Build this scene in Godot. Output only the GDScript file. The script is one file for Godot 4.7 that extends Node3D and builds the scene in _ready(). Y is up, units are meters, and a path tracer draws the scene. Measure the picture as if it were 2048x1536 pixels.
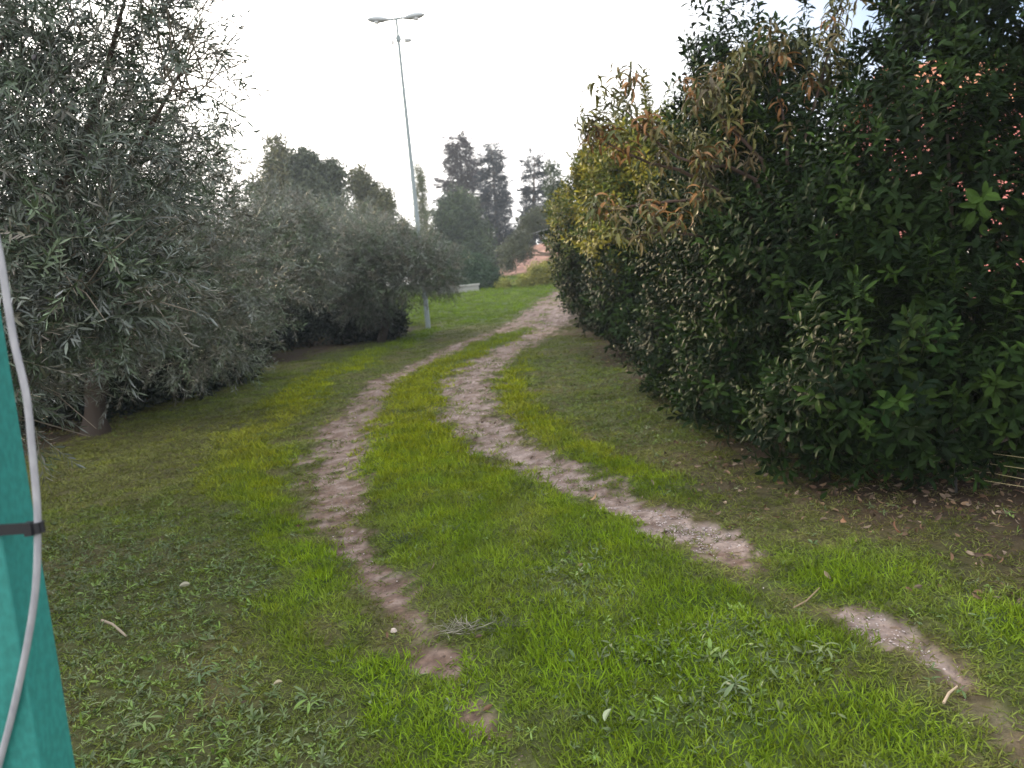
extends Node3D

# ---------------------------------------------------------------- helpers
const EYE := Vector3(0, 1.5, 0)
var rng := RandomNumberGenerator.new()
var taken := {}
var n1 := FastNoiseLite.new()
var n2 := FastNoiseLite.new()
var n3 := FastNoiseLite.new()
var mats := {}
var cam_inv: Transform3D
var tan_y := tan(deg_to_rad(53.2) / 2.0)


class Acc:
	var v := PackedVector3Array()
	var n := PackedVector3Array()
	var c := PackedColorArray()
	func tri(a: Vector3, b: Vector3, d: Vector3, col: Color) -> void:
		var m := (d - a).cross(b - a).normalized()
		v.append(a); v.append(b); v.append(d)
		n.append(m); n.append(m); n.append(m)
		c.append(col); c.append(col); c.append(col)
	func quad(a: Vector3, b: Vector3, d: Vector3, e: Vector3, col: Color) -> void:
		tri(a, b, d, col); tri(a, d, e, col)
	func smooth_tri(p: Array, q: Array, col: Color) -> void:
		var flip: bool = (p[2] - p[0]).cross(p[1] - p[0]).dot(q[0] + q[1] + q[2]) < 0.0
		for k in ([0, 2, 1] if flip else [0, 1, 2]):
			v.append(p[k]); n.append(q[k]); c.append(col)
	func add(o: Acc, t: Transform3D, col := Color.WHITE) -> void:
		for k in o.v.size():
			v.append(t * o.v[k]); n.append((t.basis * o.n[k]).normalized()); c.append(o.c[k] * col)
	func mesh(m: Material) -> ArrayMesh:
		var a := []
		a.resize(Mesh.ARRAY_MAX)
		a[Mesh.ARRAY_VERTEX] = v; a[Mesh.ARRAY_NORMAL] = n; a[Mesh.ARRAY_COLOR] = c
		var r := ArrayMesh.new()
		r.add_surface_from_arrays(Mesh.PRIMITIVE_TRIANGLES, a)
		r.surface_set_material(0, m)
		return r


func lin(r: float, g: float, b: float) -> Color:
	return Color(r, g, b).linear_to_srgb()

func mat(rough: float, spec := 0.5, back := 0.0, col := Color(1, 1, 1)) -> StandardMaterial3D:
	var m := StandardMaterial3D.new()
	m.vertex_color_use_as_albedo = true
	m.albedo_color = col.linear_to_srgb()
	m.roughness = rough
	m.metallic_specular = spec
	m.cull_mode = BaseMaterial3D.CULL_DISABLED
	if back > 0.0:
		m.backlight_enabled = true
		m.backlight = Color(back, back, back * 0.6)
	return m

func numbered(called: String) -> String:
	var k: int = taken.get(called, 0)
	taken[called] = k + 1
	return called if k == 0 else "%s_%03d" % [called, k]

func thing(called: String, label: String, category: String, at: Vector3, group := "") -> Node3D:
	var o := Node3D.new()
	o.name = numbered(called)
	add_child(o)
	o.position = at
	o.set_meta("label", label)
	o.set_meta("category", category)
	if group: o.set_meta("group", group)
	return o

func part(called: String, mesh: Mesh, parent: Node3D, t := Transform3D(), m: Material = null, kind := "") -> MeshInstance3D:
	var o := MeshInstance3D.new()
	o.name = called
	o.mesh = mesh
	if m: o.material_override = m
	if kind: o.set_meta("kind", kind)
	o.transform = t
	parent.add_child(o, true)
	return o

func many(called: String, mesh: Mesh, buf: PackedFloat32Array, parent: Node3D, offset := Vector3.ZERO) -> void:
	if buf.is_empty(): return
	var mm := MultiMesh.new()
	mm.transform_format = MultiMesh.TRANSFORM_3D
	mm.use_colors = true
	mm.mesh = mesh
	mm.instance_count = buf.size() / 16
	mm.buffer = buf
	var o := MultiMeshInstance3D.new()
	o.name = called
	o.multimesh = mm
	o.position = offset
	o.set_meta("kind", "stuff")
	parent.add_child(o, true)

func put(buf: PackedFloat32Array, t: Transform3D, c: Color) -> void:
	var b := t.basis
	buf.append_array(PackedFloat32Array([b.x.x, b.y.x, b.z.x, t.origin.x, b.x.y, b.y.y, b.z.y, t.origin.y, b.x.z, b.y.z, b.z.z, t.origin.z, c.r, c.g, c.b, 1.0]))

func along(dir: Vector3, roll: float) -> Basis:   # a basis whose y axis runs along dir
	var y := dir.normalized()
	var h := Vector3.RIGHT if absf(y.x) < 0.9 else Vector3.UP
	var x := h.cross(y).normalized()
	return Basis(x, y, x.cross(y)).rotated(y, roll)

func rdir() -> Vector3:
	var z := rng.randf_range(-1, 1)
	var a := rng.randf() * TAU
	var s := sqrt(1 - z * z)
	return Vector3(s * cos(a), z, s * sin(a))

func W(x: float, d: float, up := 0.0) -> Vector3:   # a point over the ground: x to the right, d ahead
	return Vector3(x, H(x, d) + up, -d)

func H(x: float, d: float) -> float:
	var e := clampf(d, -30.0, 46.0)
	var f := maxf(0.0, e - 20.0)
	var y := 0.05 * e + 0.001 * f * f
	y -= 0.012 * maxf(0.0, d - 60.0) * smoothstep(60.0, 140.0, d)
	return y

func in_view(p: Vector3, margin := 1.0) -> bool:
	var q := cam_inv * p
	if q.z > -0.3: return false
	return absf(q.y) < -q.z * tan_y * margin and absf(q.x) < -q.z * tan_y * margin * 4.0 / 3.0

func tube(a: Acc, pts: Array, radii: Array, sides: int, col: Color, wobble := 0.0, caps := true) -> void:
	var rings := []
	var norms := []
	for k in pts.size():
		var dir: Vector3 = (pts[mini(k + 1, pts.size() - 1)] - pts[maxi(k - 1, 0)]).normalized()
		var h := Vector3(0.31, 0.2, 0.93) if absf(dir.z) < 0.85 else Vector3(0.95, 0.3, 0)
		var x := h.cross(dir).normalized()
		var y := x.cross(dir)
		var ring := []
		var nn := []
		for s in sides:
			var q: float = TAU * s / sides
			var o := x * cos(q) + y * sin(q)
			var r: float = radii[k]
			if wobble > 0.0: r *= 1.0 + wobble * sin(3.0 * q + k * 1.3) + wobble * 0.6 * sin(5.0 * q - k * 2.1)
			ring.append(pts[k] + o * r)
			nn.append(o)
		rings.append(ring)
		norms.append(nn)
	for k in pts.size() - 1:
		for s in sides:
			var s2: int = (s + 1) % sides
			a.smooth_tri([rings[k][s], rings[k + 1][s], rings[k + 1][s2]], [norms[k][s], norms[k + 1][s], norms[k + 1][s2]], col)
			a.smooth_tri([rings[k][s], rings[k + 1][s2], rings[k][s2]], [norms[k][s], norms[k + 1][s2], norms[k][s2]], col)
	if caps:
		for s in range(1, sides - 1):
			a.tri(rings[0][0], rings[0][s], rings[0][s + 1], col)
			var l: Array = rings[pts.size() - 1]
			a.tri(l[0], l[s + 1], l[s], col)

func box(a: Acc, lo: Vector3, hi: Vector3, col: Color) -> void:
	var p := []
	for k in 8: p.append(Vector3(hi.x if k & 1 else lo.x, hi.y if k & 2 else lo.y, hi.z if k & 4 else lo.z))
	for f in [[0, 1, 3, 2], [5, 4, 6, 7], [4, 0, 2, 6], [1, 5, 7, 3], [2, 3, 7, 6], [4, 5, 1, 0]]:
		var m: Vector3 = (p[f[2]] - p[f[0]]).cross(p[f[1]] - p[f[0]])
		var out: Vector3 = p[f[0]] + p[f[2]] - lo - hi
		if m.dot(out) < 0: a.quad(p[f[0]], p[f[3]], p[f[2]], p[f[1]], col)
		else: a.quad(p[f[0]], p[f[1]], p[f[2]], p[f[3]], col)

# a leaf that grows along +y with its face to +z: length, width, fold of the halves, how far it bends over, shape of its widest place
func leaf(length: float, width: float, fold: float, bend: float, seg: int, widest: float, col: Color, tip := Color(0, 0, 0, 0)) -> Acc:
	var a := Acc.new()
	var p := Vector3.ZERO
	var rows := []
	for k in seg + 1:
		var t := float(k) / seg
		var q := bend * t
		if k > 0: p += Vector3(0, cos(q), -sin(q)) * length / seg
		var w := width * 0.5 * (pow(sin(PI * pow(t, log(0.5) / log(widest))), 0.8) if t < 1.0 else 0.0)
		var nz := Vector3(0, sin(q), cos(q))
		rows.append([p - Vector3(w, 0, 0) + nz * w * fold, p, p + Vector3(w, 0, 0) + nz * w * fold])
	for k in seg:
		var r0: Array = rows[k]
		var r1: Array = rows[k + 1]
		var c := col if tip.a == 0.0 else col.lerp(tip, float(k) / seg)
		if k == 0:
			a.tri(r0[1], r1[0], r1[1], c); a.tri(r0[1], r1[1], r1[2], c)
		elif k == seg - 1:
			a.tri(r0[0], r1[1], r0[1], c); a.tri(r0[1], r1[1], r0[2], c)
		else:
			a.quad(r0[0], r1[0], r1[1], r0[1], c); a.quad(r0[1], r1[1], r1[2], r0[2], c)
	return a

func leaf_at(height: float, turn: float, tilt: float, size: float, twist := 0.0) -> Transform3D:
	var r := Vector3(cos(turn), 0, sin(turn))
	var y := r * sin(tilt) + Vector3.UP * cos(tilt)
	var z := -r * cos(tilt) + Vector3.UP * sin(tilt)
	var b := Basis(y.cross(z), y, z).rotated(y, twist)
	return Transform3D(b.scaled_local(Vector3.ONE * size), Vector3(0, height, 0) + r * 0.003)


# ---------------------------------------------------------------- what grows where
const LT := [[2.2, -0.12, .06, .2, 0.1], [2.43, -.235, .07, .8, .1], [2.55, -.27, .07, .35, .1], [2.72, -.36, .08, .5, .1], [2.82, -.40, .11, .85, .1], [2.98, -.47, .10, .3, .1], [3.15, -.54, .10, .55, .1], [3.3, -.6, .1, .5, .1], [3.64, -.745, .15, .95, .15], [3.9, -.85, .12, .6, .2], [4.25, -1.01, .13, .8, .3], [5.05, -1.27, .22, .9, .3], [6.16, -1.49, .33, 1.0, .4], [7.5, -1.67, .37, 1.0, .35], [8.95, -1.74, .25, .9, .3], [10.9, -1.82, .27, .95, .4], [12.8, -1.31, .24, .85, .4], [14.8, -.93, .25, .8, .4], [17.7, .07, .35, .8, .4], [22, 0.9, .5, .9, .4], [27, 1.5, .4, .9, .4], [33, 2.6, .4, .9, .4]]
const RT := [[2.05, 1.36, .09, .35, .1], [2.3, 1.36, .08, .3, .3], [2.42, 1.38, .09, .7, .8], [2.55, 1.39, .1, 1.0, 1.0], [2.85, 1.28, .1, 1.0, 1.0], [3.02, 1.15, .09, .15, .3], [3.3, 1.02, .1, .2, .4], [3.53, .96, .15, .75, .5], [3.75, .92, .2, .9, .9], [4.0, .88, .22, 1.1, 1.0], [4.3, .75, .18, .9, .8], [4.72, .5, .24, .9, .7], [6.1, -.05, .29, 1.0, .75], [7.7, -.46, .34, 1.0, .6], [9.35, -.59, .4, 1.0, .5], [11.05, -.48, .42, 1.0, .5], [12.6, -.16, .37, .95, .5], [14.5, .37, .36, .9, .5], [17.3, 1.0, .45, .95, .5], [23, 1.5, .45, 1.0, .5], [27, 2.3, .4, 1.0, .5], [33, 3.4, .4, 1.0, .4]]
var tabs := []
var g_bare := 0.0
var g_gravel := 0.0
var g_lush := 0.0
var g_weed := 0.0
var g_dry := 0.0
var g_litter := 0.0

func make_tables() -> void:
	for src in [LT, RT]:
		var t := []
		for k in 700:
			var d := k * 0.05
			var i := 0
			while i < src.size() - 2 and src[i + 1][0] < d: i += 1
			var f := clampf((d - src[i][0]) / (src[i + 1][0] - src[i][0]), 0, 1)
			var row := PackedFloat32Array()
			for j in range(1, 5): row.append(lerpf(src[i][j], src[i + 1][j], f))
			t.append(row)
		tabs.append(t)

func spot(x: float, d: float, cx: float, cd: float, rx: float, rd: float) -> float:
	var a := (x - cx) / rx
	var b := (d - cd) / rd
	return exp(-(a * a + b * b))

func survey(x: float, d: float) -> void:
	var a := n1.get_noise_2d(x, d)
	var b := n2.get_noise_2d(x, d)
	var c := n3.get_noise_2d(x, d)
	g_bare = 0.0
	g_gravel = 0.0
	g_lush = 0.0
	var k := clampi(int(d / 0.05), 0, 699)
	var l: PackedFloat32Array = tabs[0][k]
	var r: PackedFloat32Array = tabs[1][k]
	var ul := (x - l[0]) / l[1]
	var ur := (x - r[0]) / r[1]
	if d < 36.0 and d > 1.0:
		var rough := 0.95 * b + 0.85 * c
		var ml := l[2] * smoothstep(1.5, 0.55, absf(ul) * 1.3 + rough)
		var mr := r[2] * smoothstep(1.5, 0.55, absf(ur) * 1.2 + rough)
		g_bare = clampf(maxf(ml, mr), 0, 1)
		g_gravel = clampf(maxf(ml * l[3], mr * r[3]), 0, 1)
		if d > 15.0:
			var mm := smoothstep(0.9, 0.4, absf(x - (l[0] + r[0]) * 0.5) / maxf(r[0] - l[0], 0.4) + rough) * smoothstep(15, 19, d) * 0.7
			g_bare = maxf(g_bare, mm)
			g_gravel = maxf(g_gravel, mm * 0.4)
		# lush grass between the tracks and along them
		g_lush = smoothstep(l[0], l[0] + 0.4, x + 0.3 * b) * smoothstep(r[0], r[0] - 0.35, x + 0.3 * b)
		g_lush = maxf(g_lush, 0.95 * smoothstep(0.7, 0.15, absf(x + 0.4 * a + 0.35 * b - (l[0] - l[1] - 0.22 - 0.12 * maxf(0.0, d - 5.0))) / (0.35 + 0.04 * d)))
		g_lush = maxf(g_lush, smoothstep(0.9, 0.3, absf(x + 0.15 * b - (r[0] + r[1] + 0.17)) / 0.28) * smoothstep(4.2, 4.8, d) * smoothstep(14.0, 9.0, d))
	g_lush = maxf(g_lush, 1.1 * spot(x, d, 1.38, 3.25, .35, .3))
	g_lush = maxf(g_lush, spot(x, d, 1.75, 2.7, .25, .35))
	if d > 18.0: g_lush = maxf(g_lush, smoothstep(0.3, -0.6, x - l[0]) * smoothstep(18.0, 21.0, d))
	if d > 34.0: g_lush = 1.0
	# broad-leaved weeds on the left, and in patches in the middle
	g_weed = smoothstep(l[0] - 0.45, l[0] - 1.0, x + 0.5 * a) * smoothstep(6.0, 4.0, d)
	g_weed = maxf(g_weed, 0.9 * spot(x, d, 0.18, 3.55, .16, .35))
	g_weed = maxf(g_weed, 0.9 * spot(x, d, 0.62, 2.75, .35, .25))
	g_weed = maxf(g_weed, 0.9 * spot(x, d, 0.5, 2.35, .3, .15))
	g_weed = maxf(g_weed, 0.7 * smoothstep(r[0] + r[1] + 0.3, r[0] + r[1] + 0.6, x) * smoothstep(5.0, 6.5, d) * smoothstep(17.0, 13.0, d))
	g_weed = clampf(g_weed + 0.3 * b, 0, 1)
	g_dry = clampf(0.18 + 0.9 * a + 0.7 * b, 0, 1) * (1.0 - 0.5 * clampf(g_lush, 0, 1))
	g_dry = maxf(g_dry, 0.95 * 0.6 * smoothstep(-1.9, -2.6, x + 0.6 * a) * smoothstep(5.0, 6.0, d + b) * smoothstep(10.5, 8.0, d))
	g_dry = maxf(g_dry, 0.6 * spot(x, d, 0.0, 4.4, .18, .7))
	g_dry = maxf(g_dry, 0.8 * clampf(1.7 - absf(ur), 0, 1) * (0.6 + b) * (1.0 if d < 4.6 else 0.0))
	# leaf litter under the hedge and the olives
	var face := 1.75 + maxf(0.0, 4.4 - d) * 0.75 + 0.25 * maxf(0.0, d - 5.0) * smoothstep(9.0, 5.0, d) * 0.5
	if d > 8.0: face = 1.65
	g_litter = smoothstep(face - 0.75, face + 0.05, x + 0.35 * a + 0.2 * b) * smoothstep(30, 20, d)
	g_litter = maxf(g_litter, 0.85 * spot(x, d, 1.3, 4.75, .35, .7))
	g_litter = maxf(g_litter, 0.8 * spot(x, d, 2.2, 3.2, .4, .55))  # extra litter here paints in the hedge shade at lower right
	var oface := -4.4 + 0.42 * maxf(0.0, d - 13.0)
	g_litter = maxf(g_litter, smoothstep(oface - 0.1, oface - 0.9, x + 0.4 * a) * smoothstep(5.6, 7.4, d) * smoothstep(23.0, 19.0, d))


# ---------------------------------------------------------------- foliage
var leaf_sets := {}     # name -> [leaf meshes as Acc]

func sprig(leaves: Array, places: Array, stem: float, stem_r: float, stem_col: Color, m: Material, with_leaves := true) -> ArrayMesh:
	var a := Acc.new()
	tube(a, [Vector3.ZERO, Vector3(0, stem * 0.5, 0.004), Vector3(0, stem, 0)], [stem_r, stem_r * 0.7, stem_r * 0.3], 4, stem_col, 0.0, false)
	if with_leaves:
		for p in places: a.add(leaves[p[0]], p[1], p[2])
	return a.mesh(m)

# scatter n points in weighted ellipsoids [x, y, d, rx, ry, rz, weight]; returns [point, outward]
func sow(lobes: Array, n: int, deep: float) -> Array:
	var total := 0.0
	for l in lobes: total += l[6]
	var out := []
	for l in lobes:
		var cnt := int(n * l[6] / total)
		for k in cnt:
			var q := rdir()
			var r := pow(rng.randf(), deep)
			var p := Vector3(l[0] + q.x * l[3] * r, l[1] + q.y * l[4] * r, -l[2] + q.z * l[5] * r)
			var nz := n2.get_noise_3d(p.x * 0.5, p.y * 0.5, p.z * 0.5)
			if nz < -0.28 and rng.randf() < 0.75: continue
			p += q * nz * 0.35 * minf(l[3], l[4])
			if p.y < H(p.x, -p.z) + 0.08: continue
			out.append([p, Vector3(q.x / l[3], q.y / l[4], q.z / l[5]).normalized()])
	return out

# leaves that show largest become parts of their own, the rest one part of kind stuff
func clothe(root: Node3D, kinds: Array, pts: Array, up: float, spread: float, cols: Array, scale: Array, big := 0, face_path := 0.0) -> void:
	var bufs := []
	for k in kinds.size(): bufs.append(PackedFloat32Array())
	var chosen := {}
	if big > 0:
		var order := []
		for k in pts.size():
			var p: Vector3 = pts[k][0]
			if in_view(p, 0.97): order.append([p.distance_to(EYE) - 0.4 * (pts[k][1] as Vector3).dot((EYE - p).normalized()), k])
		order.sort()
		var step := 1
		for k in mini(big * step, order.size()):
			chosen[order[k][1]] = true
	var stems := []
	for k in kinds.size(): stems.append(PackedFloat32Array())
	var count := 0
	for k in pts.size():
		var p: Vector3 = pts[k][0]
		var dir: Vector3 = pts[k][1] + Vector3.UP * up + rdir() * spread + Vector3(-face_path, 0, face_path)
		var s := rng.randf_range(scale[0], scale[1])
		var t := Transform3D(along(dir, rng.randf() * TAU).scaled_local(Vector3.ONE * s), p)
		var ci := rng.randi() % cols.size()
		var c: Color = cols[ci]
		c = c * rng.randf_range(0.75, 1.25)
		var kind := rng.randi() % kinds.size()
		if chosen.has(k):
			put(stems[kind], t, Color(0.06, 0.06, 0.03))
			for pl in kinds[kind].places:
				if count >= 298: break
				count += 1
				part("leaf", kinds[kind].meshes[pl[0]][ci % kinds[kind].meshes[pl[0]].size()], root, Transform3D(t.basis, t.origin - root.position) * pl[1])
		else:
			put(bufs[kind], t, c)
	for k in kinds.size():
		many("foliage", kinds[k].mesh, bufs[k], root, -root.position)
		if not stems[k].is_empty(): many("twigs", kinds[k].stem, stems[k], root, -root.position)

func kind_of(leaves: Array, places: Array, stem: float, stem_r: float, stem_col: Color, m: Material, tints: Array) -> Dictionary:
	var meshes := []
	for l in leaves:
		var row := []
		for c in tints:
			var a := Acc.new()
			a.add(l, Transform3D(), c)
			row.append(a.mesh(m))
		meshes.append(row)
	return {"mesh": sprig(leaves, places, stem, stem_r, stem_col, m), "stem": sprig(leaves, places, stem, stem_r, stem_col, m, false), "places": places, "meshes": meshes}

func laurel_kinds(m: Material, seg: int, tints: Array) -> Array:
	var ls := []
	for k in 3: ls.append(leaf(1.0, 0.34 + 0.03 * k, 0.25, 0.25 + 0.3 * k, seg, 0.52, Color.WHITE))
	var out := []
	for v in 3:
		var pl := []
		var n := 10 + v
		for k in n:
			var f := float(k) / n
			pl.append([rng.randi() % 3, leaf_at(0.02 + 0.17 * f, k * 2.4 + rng.randf_range(-.3, .3), lerpf(1.25, 0.3, f * f), lerpf(0.088, 0.066, f) * rng.randf_range(.8, 1.15), rng.randf_range(-.3, .3)), Color.WHITE * rng.randf_range(.8, 1.2)])
		out.append(kind_of(ls, pl, 0.19, 0.0025, Color(1.4, 1.0, 0.9), m, tints))
	return out

func olive_kinds(m: Material, seg: int, tints: Array, n_pairs: int, stem: float, size: float) -> Array:
	var ls := []
	ls.append(leaf(1.0, 0.16, 0.2, 0.25, seg, 0.5, Color.WHITE))
	ls.append(leaf(1.0, 0.13, 0.3, -0.3, seg, 0.5, Color(1.7, 1.65, 1.8)))
	ls.append(leaf(1.0, 0.18, 0.1, 0.5, seg, 0.45, Color(0.7, 0.75, 0.65)))
	var out := []
	for v in 3:
		var pl := []
		for k in n_pairs:
			var f := float(k) / n_pairs
			for s in 2:
				pl.append([rng.randi() % 3, leaf_at(0.02 + stem * f, k * PI / 2 + s * PI + rng.randf_range(-.5, .5), lerpf(1.1, 0.35, f) + rng.randf_range(-.2, .3), size * rng.randf_range(.75, 1.2), rng.randf_range(-.8, .8)), Color.WHITE * rng.randf_range(.75, 1.3)])
		out.append(kind_of(ls, pl, stem + 0.02, 0.002, Color(1.3, 1.1, 0.85), m, tints))
	return out

func clump_kinds(m: Material, n: int, rad: float, size: float, wide: float, flat := 1.0) -> Array:
	var out := []
	for v in 3:
		var a := Acc.new()
		for k in n:
			var p := rdir() * rad * pow(rng.randf(), 0.4)
			p.y *= flat
			a.add(leaf(size * rng.randf_range(.7, 1.3), size * wide, 0.2, rng.randf_range(-.3, .6), 2, 0.5, Color.WHITE), Transform3D(along(rdir() + Vector3(0, 0.3, 0) + p, rng.randf() * TAU), p), Color.WHITE * rng.randf_range(.65, 1.35))
		out.append({"mesh": a.mesh(m), "places": [], "meshes": []})
	return out

func limb(a: Acc, from: Vector3, to: Vector3, r0: float, r1: float, bend: float, col: Color, sides := 8) -> void:
	var pts := []
	var rr := []
	var side := rdir() * from.distance_to(to) * bend
	for k in 7:
		var f := k / 6.0
		pts.append(from.lerp(to, f) + side * sin(PI * f) + rdir() * r0 * 0.35 * (1.0 if k > 0 and k < 6 else 0.0))
		rr.append(lerpf(r0, r1, f))
	tube(a, pts, rr, sides, col, 0.08)


# ---------------------------------------------------------------- the scene
func _ready() -> void:
	rng.seed = 41
	n1.seed = 3; n1.frequency = 0.55; n1.fractal_octaves = 3
	n2.seed = 8; n2.frequency = 2.2; n2.fractal_octaves = 3
	n3.seed = 15; n3.frequency = 9.0; n3.fractal_octaves = 2
	# camera
	var cam := Camera3D.new()
	cam.name = "camera"
	add_child(cam)
	cam.position = EYE
	cam.rotation_degrees = Vector3(-6.2, 0, -5.3)
	cam.fov = 53.2
	var look := CameraAttributesPhysical.new()
	look.frustum_focal_length = 23.96
	look.frustum_focus_distance = 3.0
	look.frustum_near = 0.05
	look.frustum_far = 3000.0
	look.exposure_aperture = 3.2
	cam.attributes = look
	cam.current = true
	cam_inv = cam.transform.affine_inverse()
	# sky, haze and exposure
	var env := Environment.new()
	env.background_mode = Environment.BG_SKY
	env.tonemap_mode = Environment.TONE_MAPPER_LINEAR
	env.tonemap_exposure = 2.5
	env.sdfgi_enabled = true
	env.ssao_enabled = true
	env.ssil_enabled = true
	env.fog_enabled = true
	env.fog_density = 0.0011
	env.fog_light_color = Color(0.9, 0.95, 1.0)
	var to_sun := Vector3(-0.42, 0.275, -0.87).normalized()
	env.sky = Sky.new()
	env.sky.sky_material = make_sky(to_sun)
	var we := WorldEnvironment.new()
	we.name = "daylight"
	we.environment = env
	add_child(we)
	var sun := DirectionalLight3D.new()
	sun.name = "sun"
	sun.light_energy = 0.85
	sun.light_color = Color(1.0, 0.9, 0.74)
	sun.light_angular_distance = 7.0
	sun.shadow_enabled = true
	add_child(sun)
	sun.look_at_from_position(to_sun * 50.0, Vector3.ZERO)

	make_tables()
	make_ground()
	make_bank()
	make_house()
	make_far_trees()
	make_olives()
	make_hedge()
	make_peach()
	make_lamp_post()
	make_fence()
	make_post()
	make_grass()
	make_small_things()


func make_sky(to_sun: Vector3) -> Material:
	var w := 512
	var h := 256
	var cn := FastNoiseLite.new()
	cn.seed = 12
	cn.frequency = 1.1
	cn.fractal_octaves = 4
	var gap := Vector3(0.56, 0.36, -0.74).normalized()
	var im := Image.create(w, h, false, Image.FORMAT_RGBF)
	for j in h:
		var th := PI * (j + 0.5) / h
		for i in w:
			var ph := TAU * (i + 0.5) / w
			var dir := Vector3(sin(th) * sin(ph), cos(th), -sin(th) * cos(ph))
			var ang := rad_to_deg(acos(clampf(dir.dot(to_sun), -1, 1)))
			# thin bright cloud, opening to pale blue away from the sun
			var fb := cn.get_noise_3d(dir.x * 1.3, dir.y * 2.2, dir.z * 1.3)
			var rift := exp(-pow(rad_to_deg(acos(clampf(dir.dot(gap), -1, 1))) / 25.0, 2.0))
			var cover := clampf(smoothstep(-0.42, 0.12, fb) - 1.15 * rift, 0, 1)
			cover = maxf(cover, smoothstep(50.0, 30.0, ang))
			var up := maxf(dir.y, 0.0)
			var cloud := Vector3(1.5, 1.46, 1.42) * (0.72 + 0.55 * up)  # cloud brightened toward the unseen zenith to lift the ground
			var blue := Vector3(0.17, 0.26, 0.40).lerp(Vector3(0.42, 0.44, 0.47), exp(-up / 0.14))
			var c := blue.lerp(cloud, cover)
			c += Vector3(1.2, 1.1, 0.95) * exp(-(ang * ang) / 300.0)
			if dir.y < 0.0: c = c.lerp(Vector3(0.16, 0.17, 0.12), smoothstep(0.0, 0.08, -dir.y))
			im.set_pixel(i, j, Color(c.x, c.y, c.z))
	var m := PanoramaSkyMaterial.new()
	m.panorama = ImageTexture.create_from_image(im)
	return m


func noise_texture(freq: float, octaves: int, lo: Color, hi: Color, as_normal := false, bump := 4.0, size := 512, sd := 1) -> NoiseTexture2D:
	var t := NoiseTexture2D.new()
	t.width = size
	t.height = size
	t.seamless = true
	t.noise = FastNoiseLite.new()
	t.noise.seed = sd
	t.noise.frequency = freq
	t.noise.fractal_octaves = octaves
	if as_normal:
		t.as_normal_map = true
		t.bump_strength = bump
	else:
		var g := Gradient.new()
		g.set_color(0, lo)
		g.set_color(1, hi)
		t.color_ramp = g
	return t


func make_ground() -> void:
	var xs := []
	var x := 0.0
	var st := 0.045
	while x < 400.0:
		xs.append(x)
		if x > 2.6: st *= 1.05
		x += st
	var full := []
	for k in range(xs.size() - 1, 0, -1): full.append(-xs[k])
	full.append_array(xs)
	var ds := []
	var d := -200.0
	while d < 1.2:
		ds.append(d)
		d += maxf(0.045, (1.2 - d) * 0.2)
	d = 1.2
	st = 0.04
	while d < 1500.0:
		ds.append(d)
		st = 0.04 if d < 5.0 else (maxf(st, d * 0.009) if d < 40.0 else st * 1.12)
		d += st
	var nx := full.size()
	var v := PackedVector3Array()
	var c := PackedColorArray()
	var idx := PackedInt32Array()
	for dd in ds:
		for xx in full:
			survey(xx, dd)
			var y := H(xx, dd)
			if dd < 40.0 and absf(xx) < 12.0:
				y += 0.035 * n1.get_noise_2d(xx * 1.5, dd * 1.5) + 0.012 * n2.get_noise_2d(xx * 2, dd * 2) - 0.025 * g_bare
				y += 0.006 * n3.get_noise_2d(xx * 2.5, dd * 2.5)
			v.append(Vector3(xx, y, -dd))
			var q := n3.get_noise_2d(xx * 3, dd * 3)
			var e := n2.get_noise_2d(xx * 3 + 40.0, dd * 3)
			var col := Color(0.075, 0.082, 0.03)
			col = col.lerp(Color(0.06, 0.10, 0.02), clampf(g_lush, 0, 1) * 0.8)
			col = col.lerp(Color(0.13, 0.10, 0.055), g_dry * 0.7)
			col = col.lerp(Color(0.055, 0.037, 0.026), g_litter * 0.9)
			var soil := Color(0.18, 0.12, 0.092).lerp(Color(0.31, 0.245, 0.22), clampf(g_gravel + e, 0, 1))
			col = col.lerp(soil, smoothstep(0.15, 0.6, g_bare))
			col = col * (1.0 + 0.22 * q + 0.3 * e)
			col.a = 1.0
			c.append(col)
	for j in ds.size() - 1:
		for i in nx - 1:
			var a := j * nx + i
			idx.append_array(PackedInt32Array([a, a + nx, a + nx + 1, a, a + nx + 1, a + 1]))
	var nn := PackedVector3Array()
	nn.resize(v.size())
	for j in ds.size():
		for i in nx:
			var l := v[j * nx + maxi(i - 1, 0)]
			var r := v[j * nx + mini(i + 1, nx - 1)]
			var b := v[maxi(j - 1, 0) * nx + i]
			var f := v[mini(j + 1, ds.size() - 1) * nx + i]
			nn[j * nx + i] = (r - l).cross(f - b).normalized()
	var arr := []
	arr.resize(Mesh.ARRAY_MAX)
	arr[Mesh.ARRAY_VERTEX] = v; arr[Mesh.ARRAY_NORMAL] = nn; arr[Mesh.ARRAY_COLOR] = c; arr[Mesh.ARRAY_INDEX] = idx
	var m := ArrayMesh.new()
	m.add_surface_from_arrays(Mesh.PRIMITIVE_TRIANGLES, arr)
	var gm := mat(0.95, 0.25)
	gm.albedo_texture = noise_texture(0.03, 5, Color(0.72, 0.72, 0.72), Color(1, 1, 1))
	gm.normal_enabled = true
	gm.normal_texture = noise_texture(0.06, 5, Color.BLACK, Color.WHITE, true, 10.0, 512, 7)
	gm.normal_scale = 0.5
	gm.uv1_triplanar = true
	gm.uv1_world_triplanar = true
	gm.uv1_scale = Vector3(1.3, 1.3, 1.3)
	m.surface_set_material(0, gm)
	var o := part("ground", m, self)
	o.set_meta("kind", "structure")
	o.set_meta("label", "sloping grassy ground with two worn wheel tracks")


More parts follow.
